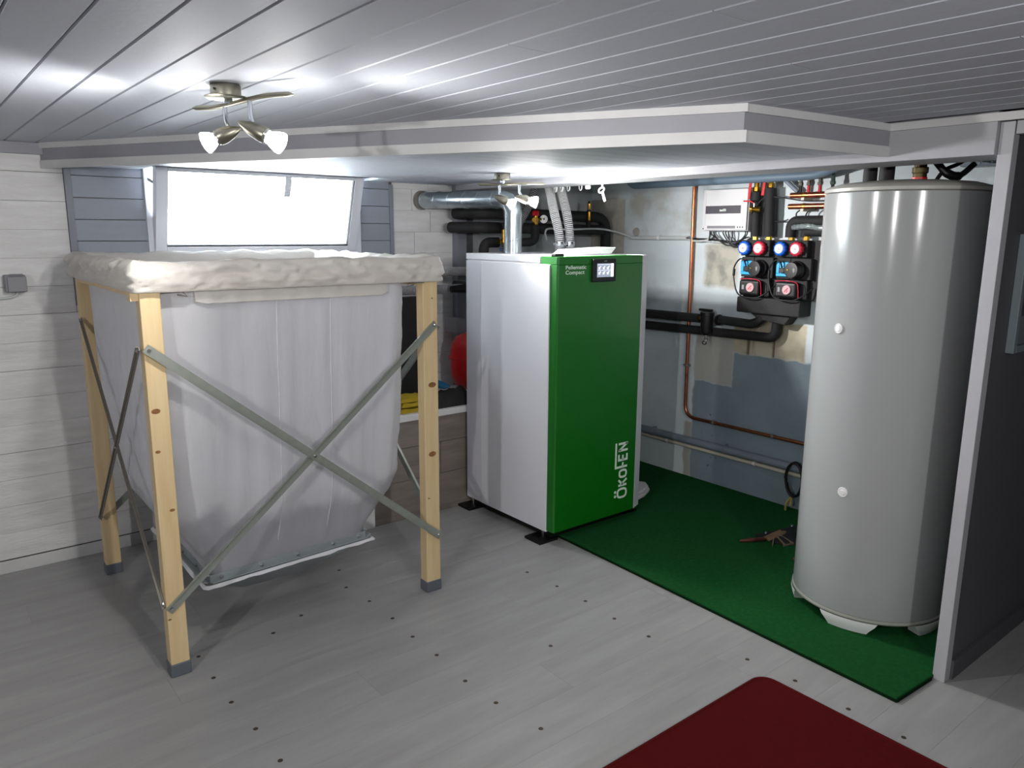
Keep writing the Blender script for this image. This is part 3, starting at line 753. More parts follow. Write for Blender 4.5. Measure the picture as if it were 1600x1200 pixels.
# maker's word running up the door: baseline on the right, cap tops to the left
b = B(); Lo = [ (ring2(.45, .58, .33, .46, 22, 3.0), True), ([(1.07, .10), (1.07, .98)], False), ([(1.50, .98), (1.10, .52)], False), ([(1.18, .62), (1.52, .10)], False), (ring2(1.98, .54, .27, .36, 20, 2.8), True),
   ([(2.52, .10), (2.52, 1.34), (4.42, 1.34)], False), ([(2.52, .58), (2.86, .58)], False),
   ([(3.50, .16), (3.06, .16), (3.06, 1.02), (3.50, 1.02)], False), ([(3.06, .60), (3.44, .60)], False),
   ([(3.80, .10), (3.80, 1.08)], False), ([(3.80, 1.02), (4.32, .16)], False), ([(4.32, .10), (4.32, 1.08)], False)]
LO, LU, LV = V((2.680, BF - .0002, .130)), V((0, 0, 1)), V((-1, 0, 0))
strokes(b, LO, LU, LV, Lo, .17, .0645)
for dx in (.28, .62):
    c = LO + LU * dx * .0645 + LV * 1.30 * .0645
    b.prism([c + LU * .0075 * math.cos(t) + LV * .0075 * math.sin(t) for t in [2 * PI * i / 12 for i in range(12)]], (0, -.0006, 0))
b.build('maker_lettering', M_letter, dr)
dp = B().box((2.396, BF - .014, 1.187), (2.540, BF + .004, 1.288)).build('display', M_black, bo, bev=.004)
B().box((2.419, BF - .0155, 1.208), (2.521, BF - .0135, 1.268)).build('screen', M_screen, dp)
b = B(); yy = BF - .0165
b.box((2.5045, yy, 1.209), (2.520, yy + .001, 1.267))
for r_ in range(2):
    for c_ in range(3):
        x = 2.4265 + c_ * .0265; zz = 1.2205 + r_ * .0225
        b.box((x, yy, zz), (x + .009, yy + .001, zz + .008)); b.prism([(x + .006, yy, zz + .006), (x + .0145, yy, zz + .0115), (x + .013, yy, zz + .0135), (x + .005, yy, zz + .009)], (0, .001, 0))
b.box((2.421, yy, 1.262), (2.502, yy + .0006, 1.2630)); b.box((2.421, yy, 1.2375), (2.502, yy + .0006, 1.2385))
b.build('screen_icons', M_icon, dp)
b = B(); strokes(b, (2.461, BF - .0142, 1.2755), (1, 0, 0), (0, 0, 1), Lo, .2, .0042); b.build('display_lettering', M_letterd, dp)
# loose white cover on the lid
b = B(); b.grid([[(2.405, 2.59, 1.301), (2.665, 2.59, 1.301), (2.665, 2.70, 1.301), (2.405, 2.70, 1.301)], [(2.405, 2.587, 1.304), (2.672, 2.587, 1.304), (2.672, 2.705, 1.304), (2.405, 2.705, 1.304)],
   [(2.44, 2.58, 1.324), (2.695, 2.58, 1.334), (2.695, 2.71, 1.334), (2.44, 2.71, 1.324)]], True); k = len(b.v) - 4; b.f.append([k, k + 1, k + 2, k + 3]); b.mi.append(0); b.f.append([3, 2, 1, 0]); b.mi.append(0)
tag(b.build('loose_cover', M_white, bev=.002), 'loose white cover lying on top of the boiler lid', 'cover')
# white plastic piece on the carpet beside the boiler
pl = [(2.82, 2.56), (3.00, 2.60), (3.08, 2.64), (3.12, 2.70), (3.09, 2.76), (3.0, 2.80), (2.82, 2.80)]
b = B(); b.prism([(x, y, CT) for x, y in pl], (0, 0, .022)); b.prism([(x * .93 + .205, y * .86 + .37, CT + .022) for x, y in pl], (0, 0, .016))
tag(b.build('plastic_tray', M_white, bev=.006), 'white rounded plastic tray on the green carpet beside the boiler', 'tray')

# ------------------------------------------------------------------ flue of galvanised duct
fu = thing('galvanised_duct', 'shiny galvanised duct bending from boiler top to the left wall', 'duct', (2.36, 2.95, 1.30))
B().tube([(2.362, 2.95, 1.300), (2.362, 2.95, 1.478)], .0435, 28).build('vertical_pipe', M_galv, fu, 40)
b = B()
hel = [(2.362 + .0437 * math.cos(a * .35 + 2), 2.95 + .0437 * math.sin(a * .35 + 2), 1.33 + .10 * a / 18) for a in range(19)]
b.tube(hel, .0014, 5); B().lathe([(.0455, 0), (.0455, .010)], (2.362, 2.95, 1.475), (0, 0, 1), 28).build('joint_ring', M_galv, fu, 40)
b.build('seam', M_galv, fu, 40)
dirD = (V((2.262, 3.60, 1.566)) - V((2.350, 3.02, 1.556))).normalized()
e0 = V((2.362, 2.95, 1.478)); e1 = V((2.362, 2.95, 1.556)); e2 = e1 + dirD * .09
ep = [];
for i in range(11):
    t = i / 10; ep.append(e0 * (1 - t) ** 2 + e1 * 2 * t * (1 - t) + e2 * t * t)
B().tube(ep, .0435, 28).build('elbow', M_galv, fu, 60)
d0 = e2; d1 = V((2.262, 3.60, 1.566))
B().tube([d0, d1], .0425, 28).build('horizontal_pipe', M_galv, fu, 40)
for k in range(6):
    c = d0.lerp(d1, .03 + .185 * k); B().lathe([(.0435, -.004), (.0452, 0), (.0435, .004)], c, dirD + V((.22, 0, .10)), 28).build('joint_ring', M_galv, fu, 60)
B().lathe([(.050, 0), (.050, .02), (.044, .03)], d1 - dirD * .0, dirD, 28).build('wall_collar', M_zincd, fu, 40)

# ------------------------------------------------------------------ ribbed hoses
def hose(label, pts, r, mats, group, clamp=None, pitch=.009):
    t = thing('ribbed_hose', label, 'hose', pts[0], group)
    ribbed(curve(pts), r, pitch).build('corrugated_tube', mats, t, 25)
    if clamp:
        c, ax = clamp; cl = B().lathe([(r + .002, -.011), (r + .003, -.009), (r + .003, .009), (r + .002, .011)], c, ax, 20).build('hose_clamp', M_chrome, t, 30)
        c = V(c); B().box(c + V((-r - .020, -.006, -.006)), c + V((-r, .006, .006))).build('clamp_screw', M_steel, cl)
    return t
G = 'ribbed vacuum hoses'
hose('white ribbed hose standing on the boiler, nearer the duct', [(2.622, 2.90, 1.300), (2.620, 2.905, 1.40), (2.626, 2.95, 1.50), (2.668, 3.03, 1.60), (2.72, 3.13, 1.70), (2.78, 3.25, 1.80)], .0235, [M_ribL, M_ribD], G, ((2.621, 2.90, 1.345), (0, 0, 1)))
hose('white ribbed hose standing on the boiler, nearer the brass vent', [(2.692, 2.90, 1.300), (2.690, 2.903, 1.40), (2.692, 2.93, 1.50), (2.722, 3.00, 1.60), (2.78, 3.08, 1.70), (2.85, 3.18, 1.80)], .0235, [M_ribL, M_ribD], G, ((2.691, 2.90, 1.345), (0, 0, 1)))
hose('dim ribbed hose running down behind the galvanised duct', [(2.80, 3.27, 1.72), (2.755, 3.25, 1.635), (2.70, 3.25, 1.53), (2.62, 3.25, 1.42), (2.56, 3.25, 1.33), (2.52, 3.25, 1.20)], .0235, [M_ribL2, M_ribD2], G)
G2 = 'ribbed hoses along the board wall'
hose('upper grey ribbed hose along the wall behind the silo', [(1.35, 3.50, 1.190), (1.9, 3.50, 1.192), (2.3, 3.50, 1.190), (2.62, 3.50, 1.186)], .0245, [M_ribL2, M_ribD2], G2)
hose('lower grey ribbed hose along the wall behind the silo', [(1.35, 3.50, 1.097), (1.9, 3.50, 1.098), (2.3, 3.50, 1.096), (2.62, 3.50, 1.092)], .0245, [M_ribL2, M_ribD2], G2)
st = B().tube(bend([(2.312, 3.41, 1.100), (2.46, 3.405, 1.103), (2.47, 3.60, 1.105)], .03), [.018] + [.0265] * 9, 16).build('insulated_stub', M_foam, smooth=60)
tag(st, 'short black insulated pipe end over the lower ribbed hose', 'pipe')

# ------------------------------------------------------------------ black insulated pipes behind the boiler
PY = 3.33
def ipipe(label, pts, r, rad=.07, ends=None, group='black insulated pipes behind the boiler', m=None):
    t = B().tube(bend(pts, rad, 8), r, 18).build('insulated_pipe', m or M_foam, smooth=60)
    return tag(t, label, 'pipe', group)
ipipe('upper black insulated pipe behind the boiler, bending down at the corner', [(2.43, 3.54, 1.500), (2.455, PY, 1.500), (3.385, PY, 1.492), (3.385, PY, 1.10)], .031, .10)
ipipe('lower black insulated pipe behind the boiler, below the pressure gauge', [(2.40, 3.54, 1.425), (2.425, PY - .004, 1.425), (3.352, PY - .004, 1.418)], .030, .05)
ipipe('black insulated elbow left of the brass valve, dropping behind the boiler', [(2.545, PY - .02, 1.347), (2.452, PY - .02, 1.347), (2.452, PY - .02, 1.15)], .027, .07)
ipipe('black insulated elbow under the pressure gauge', [(2.784, PY - .05, 1.440), (2.784, PY - .05, 1.350), (2.60, PY - .05, 1.345)], .024, .06)
bv = thing('brass_valve', 'brass drain valve with blue handle left of the duct', 'valve', (2.557, 3.27, 1.30))
B().lathe([(.011, 0), (.013, .01), (.013, .03), (.017, .032), (.017, .05), (.013, .052), (.013, .085), (.016, .087), (.016, .10), (.011, .102)], (2.557, 3.27, 1.314), (0, 0, 1), 14).build('body', M_brass, bv, 30)
B().lathe([(.007, 0), (.007, .02), (.013, .021), (.013, .028)], (2.550, 3.27, 1.352), (-1, 0, 0), 10).build('side_port', M_brass, bv, 30)
B().box((2.538, 3.255, 1.300), (2.576, 3.285, 1.318)).build('handle', M_knobb, bv, bev=.004)
B().tube([(2.557, 3.27, 1.405), (2.557, 3.285, 1.45)], .011, 10).build('stem', M_black, bv, 40)
sv = thing('safety_valve', 'brass safety valve with red cap beside the white gauge', 'valve', (2.784, 3.28, 1.44))
B().lathe([(.012, 0), (.014, .004), (.014, .02), (.017, .022), (.017, .036), (.012, .038), (.012, .05)], (2.784, 3.28, 1.440), (0, 0, 1), 14).build('body', M_brass, sv, 30)
B().lathe([(.010, 0), (.013, .002), (.013, .014)], (2.770, 3.27, 1.468), (-.8, -.6, 0), 10).build('outlet', M_brass, sv, 30)
B().lathe([(.017, 0), (.019, .006), (.019, .022), (.014, .028)], (2.784, 3.28, 1.490), (0, 0, 1), 16, lobes=8, lob=.05).build('red_cap', M_redp, sv, 40)
gv = V((-.62, -.78, 0))
ga = thing('pressure_gauge', 'round white pressure gauge beside the red capped valve', 'gauge', (2.835, 3.27, 1.473))
B().lathe([(.024, 0), (.025, .004), (.025, .018), (.022, .021)], V((2.835, 3.27, 1.473)) - gv * .02, gv, 24).build('case', M_black, ga, 30)
B().lathe([(.0225, 0), (.0225, .001)], V((2.835, 3.27, 1.473)) + gv * .001, gv, 24).build('dial', M_dial, ga)
b = B(); c = V((2.835, 3.27, 1.473)) + gv * .0028; sd = V((.78, -.62, 0)); b.bar(c - V((0, 0, .006)), c + V((0, 0, .010)) + sd * .004, .003, .001, sd); b.bar(c - sd * .005 + V((0, 0, .004)), c + sd * .006 - V((0, 0, .002)), .005, .001, (0, 0, 1)); b.build('needle', M_black, ga)
B().tube([(2.784, 3.28, 1.470), (2.820, 3.275, 1.473)], .007, 8).build('stem', M_brass, ga, 40)
av = thing('air_vent', 'slim brass air vent standing on the black pipes', 'vent', (3.205, 3.33, 1.45))
B().tube([(3.205, PY - .03, 1.418), (3.205, PY - .03, 1.475)], .013, 12).build('riser', M_foam, av, 40)
B().lathe([(.008, 0), (.010, .008), (.010, .05), (.008, .052)], (3.205, PY - .035, 1.470), (0, 0, 1), 12).build('lower_body', M_brass, av, 30)
B().lathe([(.012, 0), (.012, .010)], (3.205, PY - .035, 1.522), (0, 0, 1), 12).build('collar', M_black, av, 30)
B().lathe([(.008, 0), (.010, .006), (.010, .034), (.006, .038)], (3.205, PY - .035, 1.532), (0, 0, 1), 12).build('upper_body', M_brass, av, 30)
B().lathe([(.006, 0), (.006, .012)], (3.205, PY - .035, 1.570), (0, 0, 1), 10).build('cap', M_black, av, 30)
tag(B().tube(curve([(2.85, 3.26, 1.36), (2.83, 3.25, 1.40), (2.86, 3.25, 1.422), (3.0, 3.26, 1.418), (3.25, 3.27, 1.424), (3.36, 3.24, 1.41), (3.42, 3.20, 1.39), (3.46, 3.18, 1.374)]), .0055, 8).build('white_cable', M_pvcw, smooth=60), 'white cable lying over the black pipes towards the corner', 'cable')

# shower-hook rings and the white key under the back of the beam
G = 'white clips hanging behind the beam'
for i, (y, lab, full) in enumerate(((2.950, 'white tube clip nearest the ribbed hoses', 1), (2.905, 'second white tube clip from the ribbed hoses', 1), (2.855, 'thin open white ring third from the ribbed hoses', 0), (2.770, 'thin open white ring beside the square clip', 0))):
    b = B(); c = V((2.634, y, 1.620 if full else 1.619)); pts = [c + V((.012 * math.sin(a) * .6, .017 * math.sin(a), .017 * math.cos(a))) for a in [2 * PI * k / 18 for k in range(18)]]
    b.tube(pts, .006 if full else .003, 8, closed=True); b.box(c + V((-.003, -.004, .015)), c + V((.003, .004, .03)))
    tag(b.build('ring_clip', M_white, smooth=60), lab, 'clip', G)
b = B(); b.box((2.628, 2.703, 1.605), (2.642, 2.736, 1.645))
tag(b.build('square_clip', M_white, bev=.006), 'square white clip between the rings and the white key', 'clip', G)
ky = thing('white_key', 'white key-shaped tag hanging under the beam', 'key', (2.634, 2.622, 1.60))
c = V((2.634, 2.628, 1.598)); pts = [c + V((.006 * math.sin(a), .024 * math.sin(a), .011 * math.cos(a) - .004 * math.sin(a))) for a in [2 * PI * k / 20 for k in range(20)]]
B().tube(pts, .0045, 8, closed=True).build('bow', M_white, ky, 60)
B().bar((2.634, 2.622, 1.592), (2.634, 2.602, 1.545), .014, .008, (0, 1, 0)).build('shaft', M_white, ky, bev=.003)
B().tube([(2.634, 2.619, 1.648), (2.634, 2.619, 1.604), (2.634, 2.627, 1.604), (2.634, 2.627, 1.648)], .0022, 6).build('loop', M_white, ky, 60)

# ------------------------------------------------------------------ things on the ledge
ve = thing('expansion_vessel', 'red expansion vessel half hidden by the boiler', 'vessel', (2.41, 3.33, .53))
vp = [(.02, 0), (.075, .010), (.115, .035), (.134, .075), (.137, .11), (.137, .215), (.130, .255), (.105, .29), (.06, .312), (.02, .318)]
B().lathe(vp, (2.41, 3.33, .556), (0, 0, 1), 36).build('shell', M_red, ve, 60)
B().lathe([(.137, -.006), (.146, -.004), (.146, .004), (.137, .006)], (2.41, 3.33, .735), (0, 0, 1), 36).build('flange', M_red, ve, 40)
B().lathe([(.03, 0), (.02, .028)], (2.41, 3.33, .530), (0, 0, 1), 14).build('stub', M_black2, ve, 40)
B().box((2.375, 3.45, .855), (2.43, 3.56, .93)).build('bracket', M_fgrey, ve)
# heap of dark cloth
rows = []
for i in range(22):
    row_ = []
    for j in range(14):
        u, v_ = i / 21, j / 13; x = 1.99 + .34 * u; y = 3.145 + .14 * v_
        e = (math.sin(PI * u) ** .5) * (math.sin(PI * v_) ** .6) if 0 < u < 1 and 0 < v_ < 1 else 0
        row_.append((x, y, .5305 + e * (.075 + .03 * noise.noise(V((u * 5, v_ * 4, 1))) + .018 * noise.noise(V((u * 11, v_ * 9, 5))))))
    rows.append(row_)
b = B().grid(rows); b.add([(1.99, 3.145, .5302), (2.33, 3.145, .5302), (2.33, 3.285, .5302), (1.99, 3.285, .5302)], [(3, 2, 1, 0)])
tag(b.build('dark_cloth', M_dark, smooth=180), 'crumpled dark grey cloth on the white ledge', 'cloth')
b = B().lathe([(.005, 0), (.04, .004), (.06, .014), (.064, .022), (.058, .020), (.036, .010), (.004, .007)], (2.10, 3.235, .622), (.25, -.2, 1), 22)
tag(b.build('blue_dish', M_blue, smooth=60), 'shallow blue plastic dish on the dark cloth', 'dish')
for k, (z0, dx, lab) in enumerate(((.531, 0, 'lowest folded yellow cloth of the stack on the ledge'), (.560, .01, 'middle folded yellow cloth of the stack on the ledge'), (.584, .004, 'topmost folded yellow cloth of the stack on the ledge'))):
    b = B(); n = 10; up_ = []; 
    pr = [(1.83 + dx, z0 + .004)] + [(1.84 + dx + .14 * i / 8, z0 + .020 + .003 * math.sin(i * 1.3 + k)) for i in range(9)] + [(1.988 + dx, z0 + .012), (1.982 + dx, z0 + .001), (1.84 + dx, z0 + .001)]
    b.prism([(x, 3.15, zz) for x, zz in pr], (0, .11, 0))
    tag(b.build('folded_cloth', M_yellow, smooth=40), lab, 'cloth', 'folded yellow cloths')
b = B().box((1.70, 3.285, .5305), (2.128, 3.325, 1.083))
tag(b.build('black_board', M_panelblk, bev=.003), 'matt black board standing on the ledge behind the silo', 'board')

# ------------------------------------------------------------------ hot water tank
TC = V((2.757, 1.272, 0)); TR = .263
ta = thing('water_tank', 'tall white cylindrical hot water tank on the green carpet', 'tank', (TC.x, TC.y, CT))
B().lathe([(TR - .005, .074), (TR, .077), (TR, .09), (TR, 1.528), (TR, 1.537), (TR - .004, 1.540)], TC, (0, 0, 1), 96).build('shell', M_tank, ta, 40)
B().lathe([(TR - .012, 1.538), (TR + .001, 1.542), (TR + .002, 1.552), (TR - .006, 1.560), (TR - .05, 1.572), (TR - .13, 1.580), (.02, 1.583)], TC, (0, 0, 1), 96).build('lid', M_tanklid, ta, 30)
bs2 = B().lathe([(TR - .03, .058), (TR - .002, .060), (TR + .003, .066), (TR + .003, .073), (TR - .004, .075)], TC, (0, 0, 1), 96).build('base_ring', M_tanklid, ta, 30)
for k in range(5):
    a0 = math.radians(193.5 + 71 * k); b = B(); n = 12
    rows = []
    for zz, hw, rr in ((.062, .375, TR + .004), (.050, .345, TR + .005), (.030, .285, TR - .001), (CT, .255, TR - .006)):
        rows.append([TC + V((rr * math.cos(a0 + hw * (2 * i / n - 1)), rr * math.sin(a0 + hw * (2 * i / n - 1)), zz)) for i in range(n + 1)] +
                    [TC + V(((rr - .05) * math.cos(a0 + hw * (1 - 2 * i / n)), (rr - .05) * math.sin(a0 + hw * (1 - 2 * i / n)), zz)) for i in range(n + 1)])
    b.grid(rows, True); k0_ = len(b.v) - len(rows[0]); b.f.append(list(range(k0_, len(b.v)))); b.mi.append(0)
    b.build('foot', M_white, ta, 50)
for p in ((2.502, 1.337, 1.085), (2.494, 1.265, .519)):
    p = V(p); nn = (p - V((TC.x, TC.y, p.z))).normalized()
    B().lathe([(.0175, -.002), (.0175, .003), (.0155, .0045), (.0145, .003), (.011, .003), (.009, .0055), (.003, .006)], p, nn, 24).build('plug', M_white, ta, 40)
# connections above the tank
cn = thing('tank_connection', 'brass and red fitting standing on top of the tank', 'fitting', (2.80, 1.25, 1.583))
B().lathe([(.022, 0), (.022, .03), (.026, .032), (.026, .05), (.020, .052), (.020, .20)], (2.80, 1.255, 1.578), (0, 0, 1), 12).build('body', mat('old_brass', (.34, .30, .20), .45, .8), cn, 30)
B().lathe([(.0245, 0), (.0245, .012)], (2.80, 1.255, 1.583), (0, 0, 1), 12).build('red_ring', M_redp, cn, 30)
ipipe('left black insulated pipe rising from the tank top', [(2.80, 1.43, 1.57), (2.80, 1.43, 1.75)], .024, group='pipes on the tank')
ipipe('right black insulated pipe rising from the tank top', [(2.80, 1.37, 1.57), (2.80, 1.37, 1.75)], .026, group='pipes on the tank')
ipipe('thick black insulated pipe running behind the beam above the tank', [(3.30, 1.86, 1.735), (3.08, 1.42, 1.74), (2.9, 1.20, 1.745)], .040, group='pipes on the tank')
tag(B().tube(curve([(2.84, 1.22, 1.58), (2.86, 1.20, 1.62), (2.90, 1.16, 1.65), (2.95, 1.13, 1.72)]), .007, 8).build('black_lead', M_cable, smooth=60), 'black lead climbing from the tank top to the beam', 'cable')
tag(B().tube(curve([(2.84, 1.225, 1.65), (2.85, 1.19, 1.61), (2.88, 1.16, 1.60), (2.92, 1.13, 1.64)]), [.012] * 8 + [.015] * 9 + [.010] * 8, 8).build('sensor_plug', M_black, smooth=60), 'dark plug connector on a lead behind the tank lid', 'plug')
G = 'clear plastic loops under the beam'
for i, (y, r, l) in enumerate(((1.175, .017, 'clear plastic loop nearest the tank fitting'), (1.145, .022, 'clear plastic loop in the middle of the row by the post'), (1.105, .020, 'clear plastic loop nearest the grey post'))):
    c = V((3.0, y, 1.668)); tag(B().tube([c + V((.010 * math.cos(a), .006 * math.cos(a), r * math.sin(a))) for a in [2 * PI * k / 18 for k in range(18)]], .0035, 8, closed=True).tube([c + V((0, 0, r)), (c.x, c.y, 1.94)], .0025, 6).build('plastic_loop', M_clear, smooth=60), l, 'loop', G)
tag(B().box((3.02, 1.08, 1.64), (3.10, 1.22, 1.94)).build('hanging_box', M_pvcg, bev=.004), 'grey box hanging behind the clear plastic loops', 'box')

# ------------------------------------------------------------------ pipes on the right wall
cp_ = thing('copper_pipe', 'thin copper pipe down the concrete wall and along it', 'pipe', (3.45, 2.70, 0))
B().tube(bend([(3.455, 2.738, 1.72), (3.455, 2.722, .370), (3.455, 1.60, .372)], .075, 10), .0095, 12).build('tube', M_copper, cp_, 60)
for y, zz in ((2.734, 1.375), (2.727, .667), (2.523, .372), (2.15, .372)):
    d = (0, 0, 1) if zz > .5 else (0, 1, 0)
    b = B().lathe([(.012, -.006), (.013, 0), (.012, .006)], (3.455, y, zz), d, 14); b.box((3.455, y - .006, zz - .006), (XW, y + .006, zz + .006)); b.box((3.448, y - (.022 if zz > .5 else .004), zz - .004), (3.462, y + (.022 if zz > .5 else .004), zz + .004))
    b.build('pipe_clip', M_zincd, cp_, 40)
def wpipe(name, label, pts, r, m, clips, cat='pipe', rad=.05):
    t = thing(name, label, cat, pts[0]); B().tube(bend(pts, rad, 8), r, 16).build('tube', m, t, 60)
    for (y, zz) in clips:
        b = B().lathe([(r + .001, -.008), (r + .003, -.006), (r + .003, .006), (r + .001, .008)], (pts[0][0], y, zz), (0, 1, 0), 16); b.box((pts[0][0], y - .006, zz + r * .6), (XW, y + .006, zz + r + .005))
        b.build('pipe_clip', M_white if m is not M_pvcg else M_pvcg, t, 40)
    return t
wpipe('waste_pipe', 'grey plastic pipe along the foot of the concrete wall', [(3.452, 3.40, .232), (3.452, 1.55, .240)], .0215, M_pvcg, [(2.437, .2365), (2.95, .234)])
wpipe('thin_white_pipe', 'thin pale pipe just below the grey pipe on the wall', [(3.463, 3.40, .196), (3.463, 1.55, .200)], .0105, M_pvcl, [(2.253, .199), (2.85, .1975)])
wpipe('conduit', 'pale grey conduit along the wall beside the controller', [(3.463, 3.20, 1.373), (3.463, 2.765, 1.376)], .0115, M_pvcw, [(2.98, 1.3745)], 'conduit')
bp_ = B().tube(bend([(3.40, 3.19, 1.80), (3.40, 3.165, 1.672), (3.40, 1.98, 1.672), (3.36, 1.86, 1.705)], .06, 8), .0225, 18); tag(bp_.build('insulated_pipe', M_bluefoam, smooth=60), 'blue-grey insulated pipe running under the ceiling over the controller', 'pipe')
tag(B().tube([(3.44, 2.19, 1.67), (3.44, 2.105, 1.60)], .011, 12).build('slanted_pipe', M_pvcg, smooth=60), 'slanted grey pipe between blue-grey pipe and copper manifold', 'pipe')
# wall washers / box near the corner
tag(B().lathe([(.024, 0), (.026, .004), (.022, .012), (.006, .013)], (XW, 3.165, 1.408), (-1, 0, 0), 20).build('wall_disc', M_plaster, smooth=40), 'round plaster-coated wall disc above the conduit', 'disc')

# controller
ct = thing('heating_controller', 'white heating controller box with dark label band on the wall', 'controller', (3.43, 2.49, 1.52))
CX = 3.398
B().box((CX + .012, 2.352, 1.415), (XW, 2.640, 1.628)).build('back_box', M_boxw, ct, bev=.003)
B().box((CX, 2.356, 1.418), (CX + .014, 2.612, 1.626)).build('cover', M_boxw, ct, bev=.004)
bd = B().box((CX - .001, 2.392, 1.503), (CX + .001, 2.610, 1.543)).build('label_band', M_band, ct)
b = B(); strokes(b, (CX - .0015, 2.520, 1.514), (0, -1, 0), (0, 0, 1), Lo, .24, .0088); b.build('band_lettering', M_letter, bd)
B().box((CX - .0008, 2.420, 1.427), (CX + .001, 2.595, 1.441)).build('label_strip', M_sock, ct)
b = B()
for y in (2.402, 2.388, 2.372): b.box((CX - .0008, y, 1.430), (CX + .001, y + .006, 1.438))
b.build('symbols', M_band, ct)
B().lathe([(.004, 0), (.003, .002)], (CX + .012, 2.630, 1.426), (-1, 0, 0), 8).build('screw', M_screw, ct)
for k, (ya, yb, dz) in enumerate(((2.605, 2.58, -.05), (2.590, 2.36, -.062), (2.575, 2.37, -.075), (2.515, 2.34, -.085), (2.50, 2.345, -.078), (2.485, 2.42, -.06), (2.46, 2.44, -.05), (2.385, 2.44, -.062), (2.375, 2.455, -.07))):
    yb2 = yb; m_ = V((3.432, (ya + yb) / 2 + .01, 1.415 + dz))
    tag(B().tube(curve([(3.435, ya, 1.425), (3.432, ya - .004, 1.395), m_, (3.440, yb2, 1.385 if k < 5 else 1.36)]), .0035, 6).build('black_cable', M_cable, smooth=60), 'thin black cable looping out under the heating controller', 'cable', 'cables under the controller')
tag(B().tube(curve([(3.455, 2.775, 1.377), (3.45, 2.70, 1.372), (3.45, 2.60, 1.370), (3.45, 2.47, 1.358), (3.44, 2.36, 1.34)]), .0045, 8).build('black_cable', M_cable, smooth=60), 'black cable leaving the end of the conduit towards the pumps', 'cable')
tag(B().tube(curve([(3.462, 2.765, 1.366), (3.45, 2.69, 1.36), (3.45, 2.62, 1.372), (3.445, 2.60, 1.42)]), .006, 8).build('white_cable', M_pvcw, smooth=60), 'short white cable curving up from the conduit to the controller', 'cable')
tag(B().tube(curve([(3.45, 2.66, 1.362), (3.45, 2.52, 1.352), (3.445, 2.42, 1.338), (3.44, 2.35, 1.33)]), .004, 8).build('white_cable', M_pvcw, smooth=60), 'white cable sagging under the black cables to the pump group', 'cable')

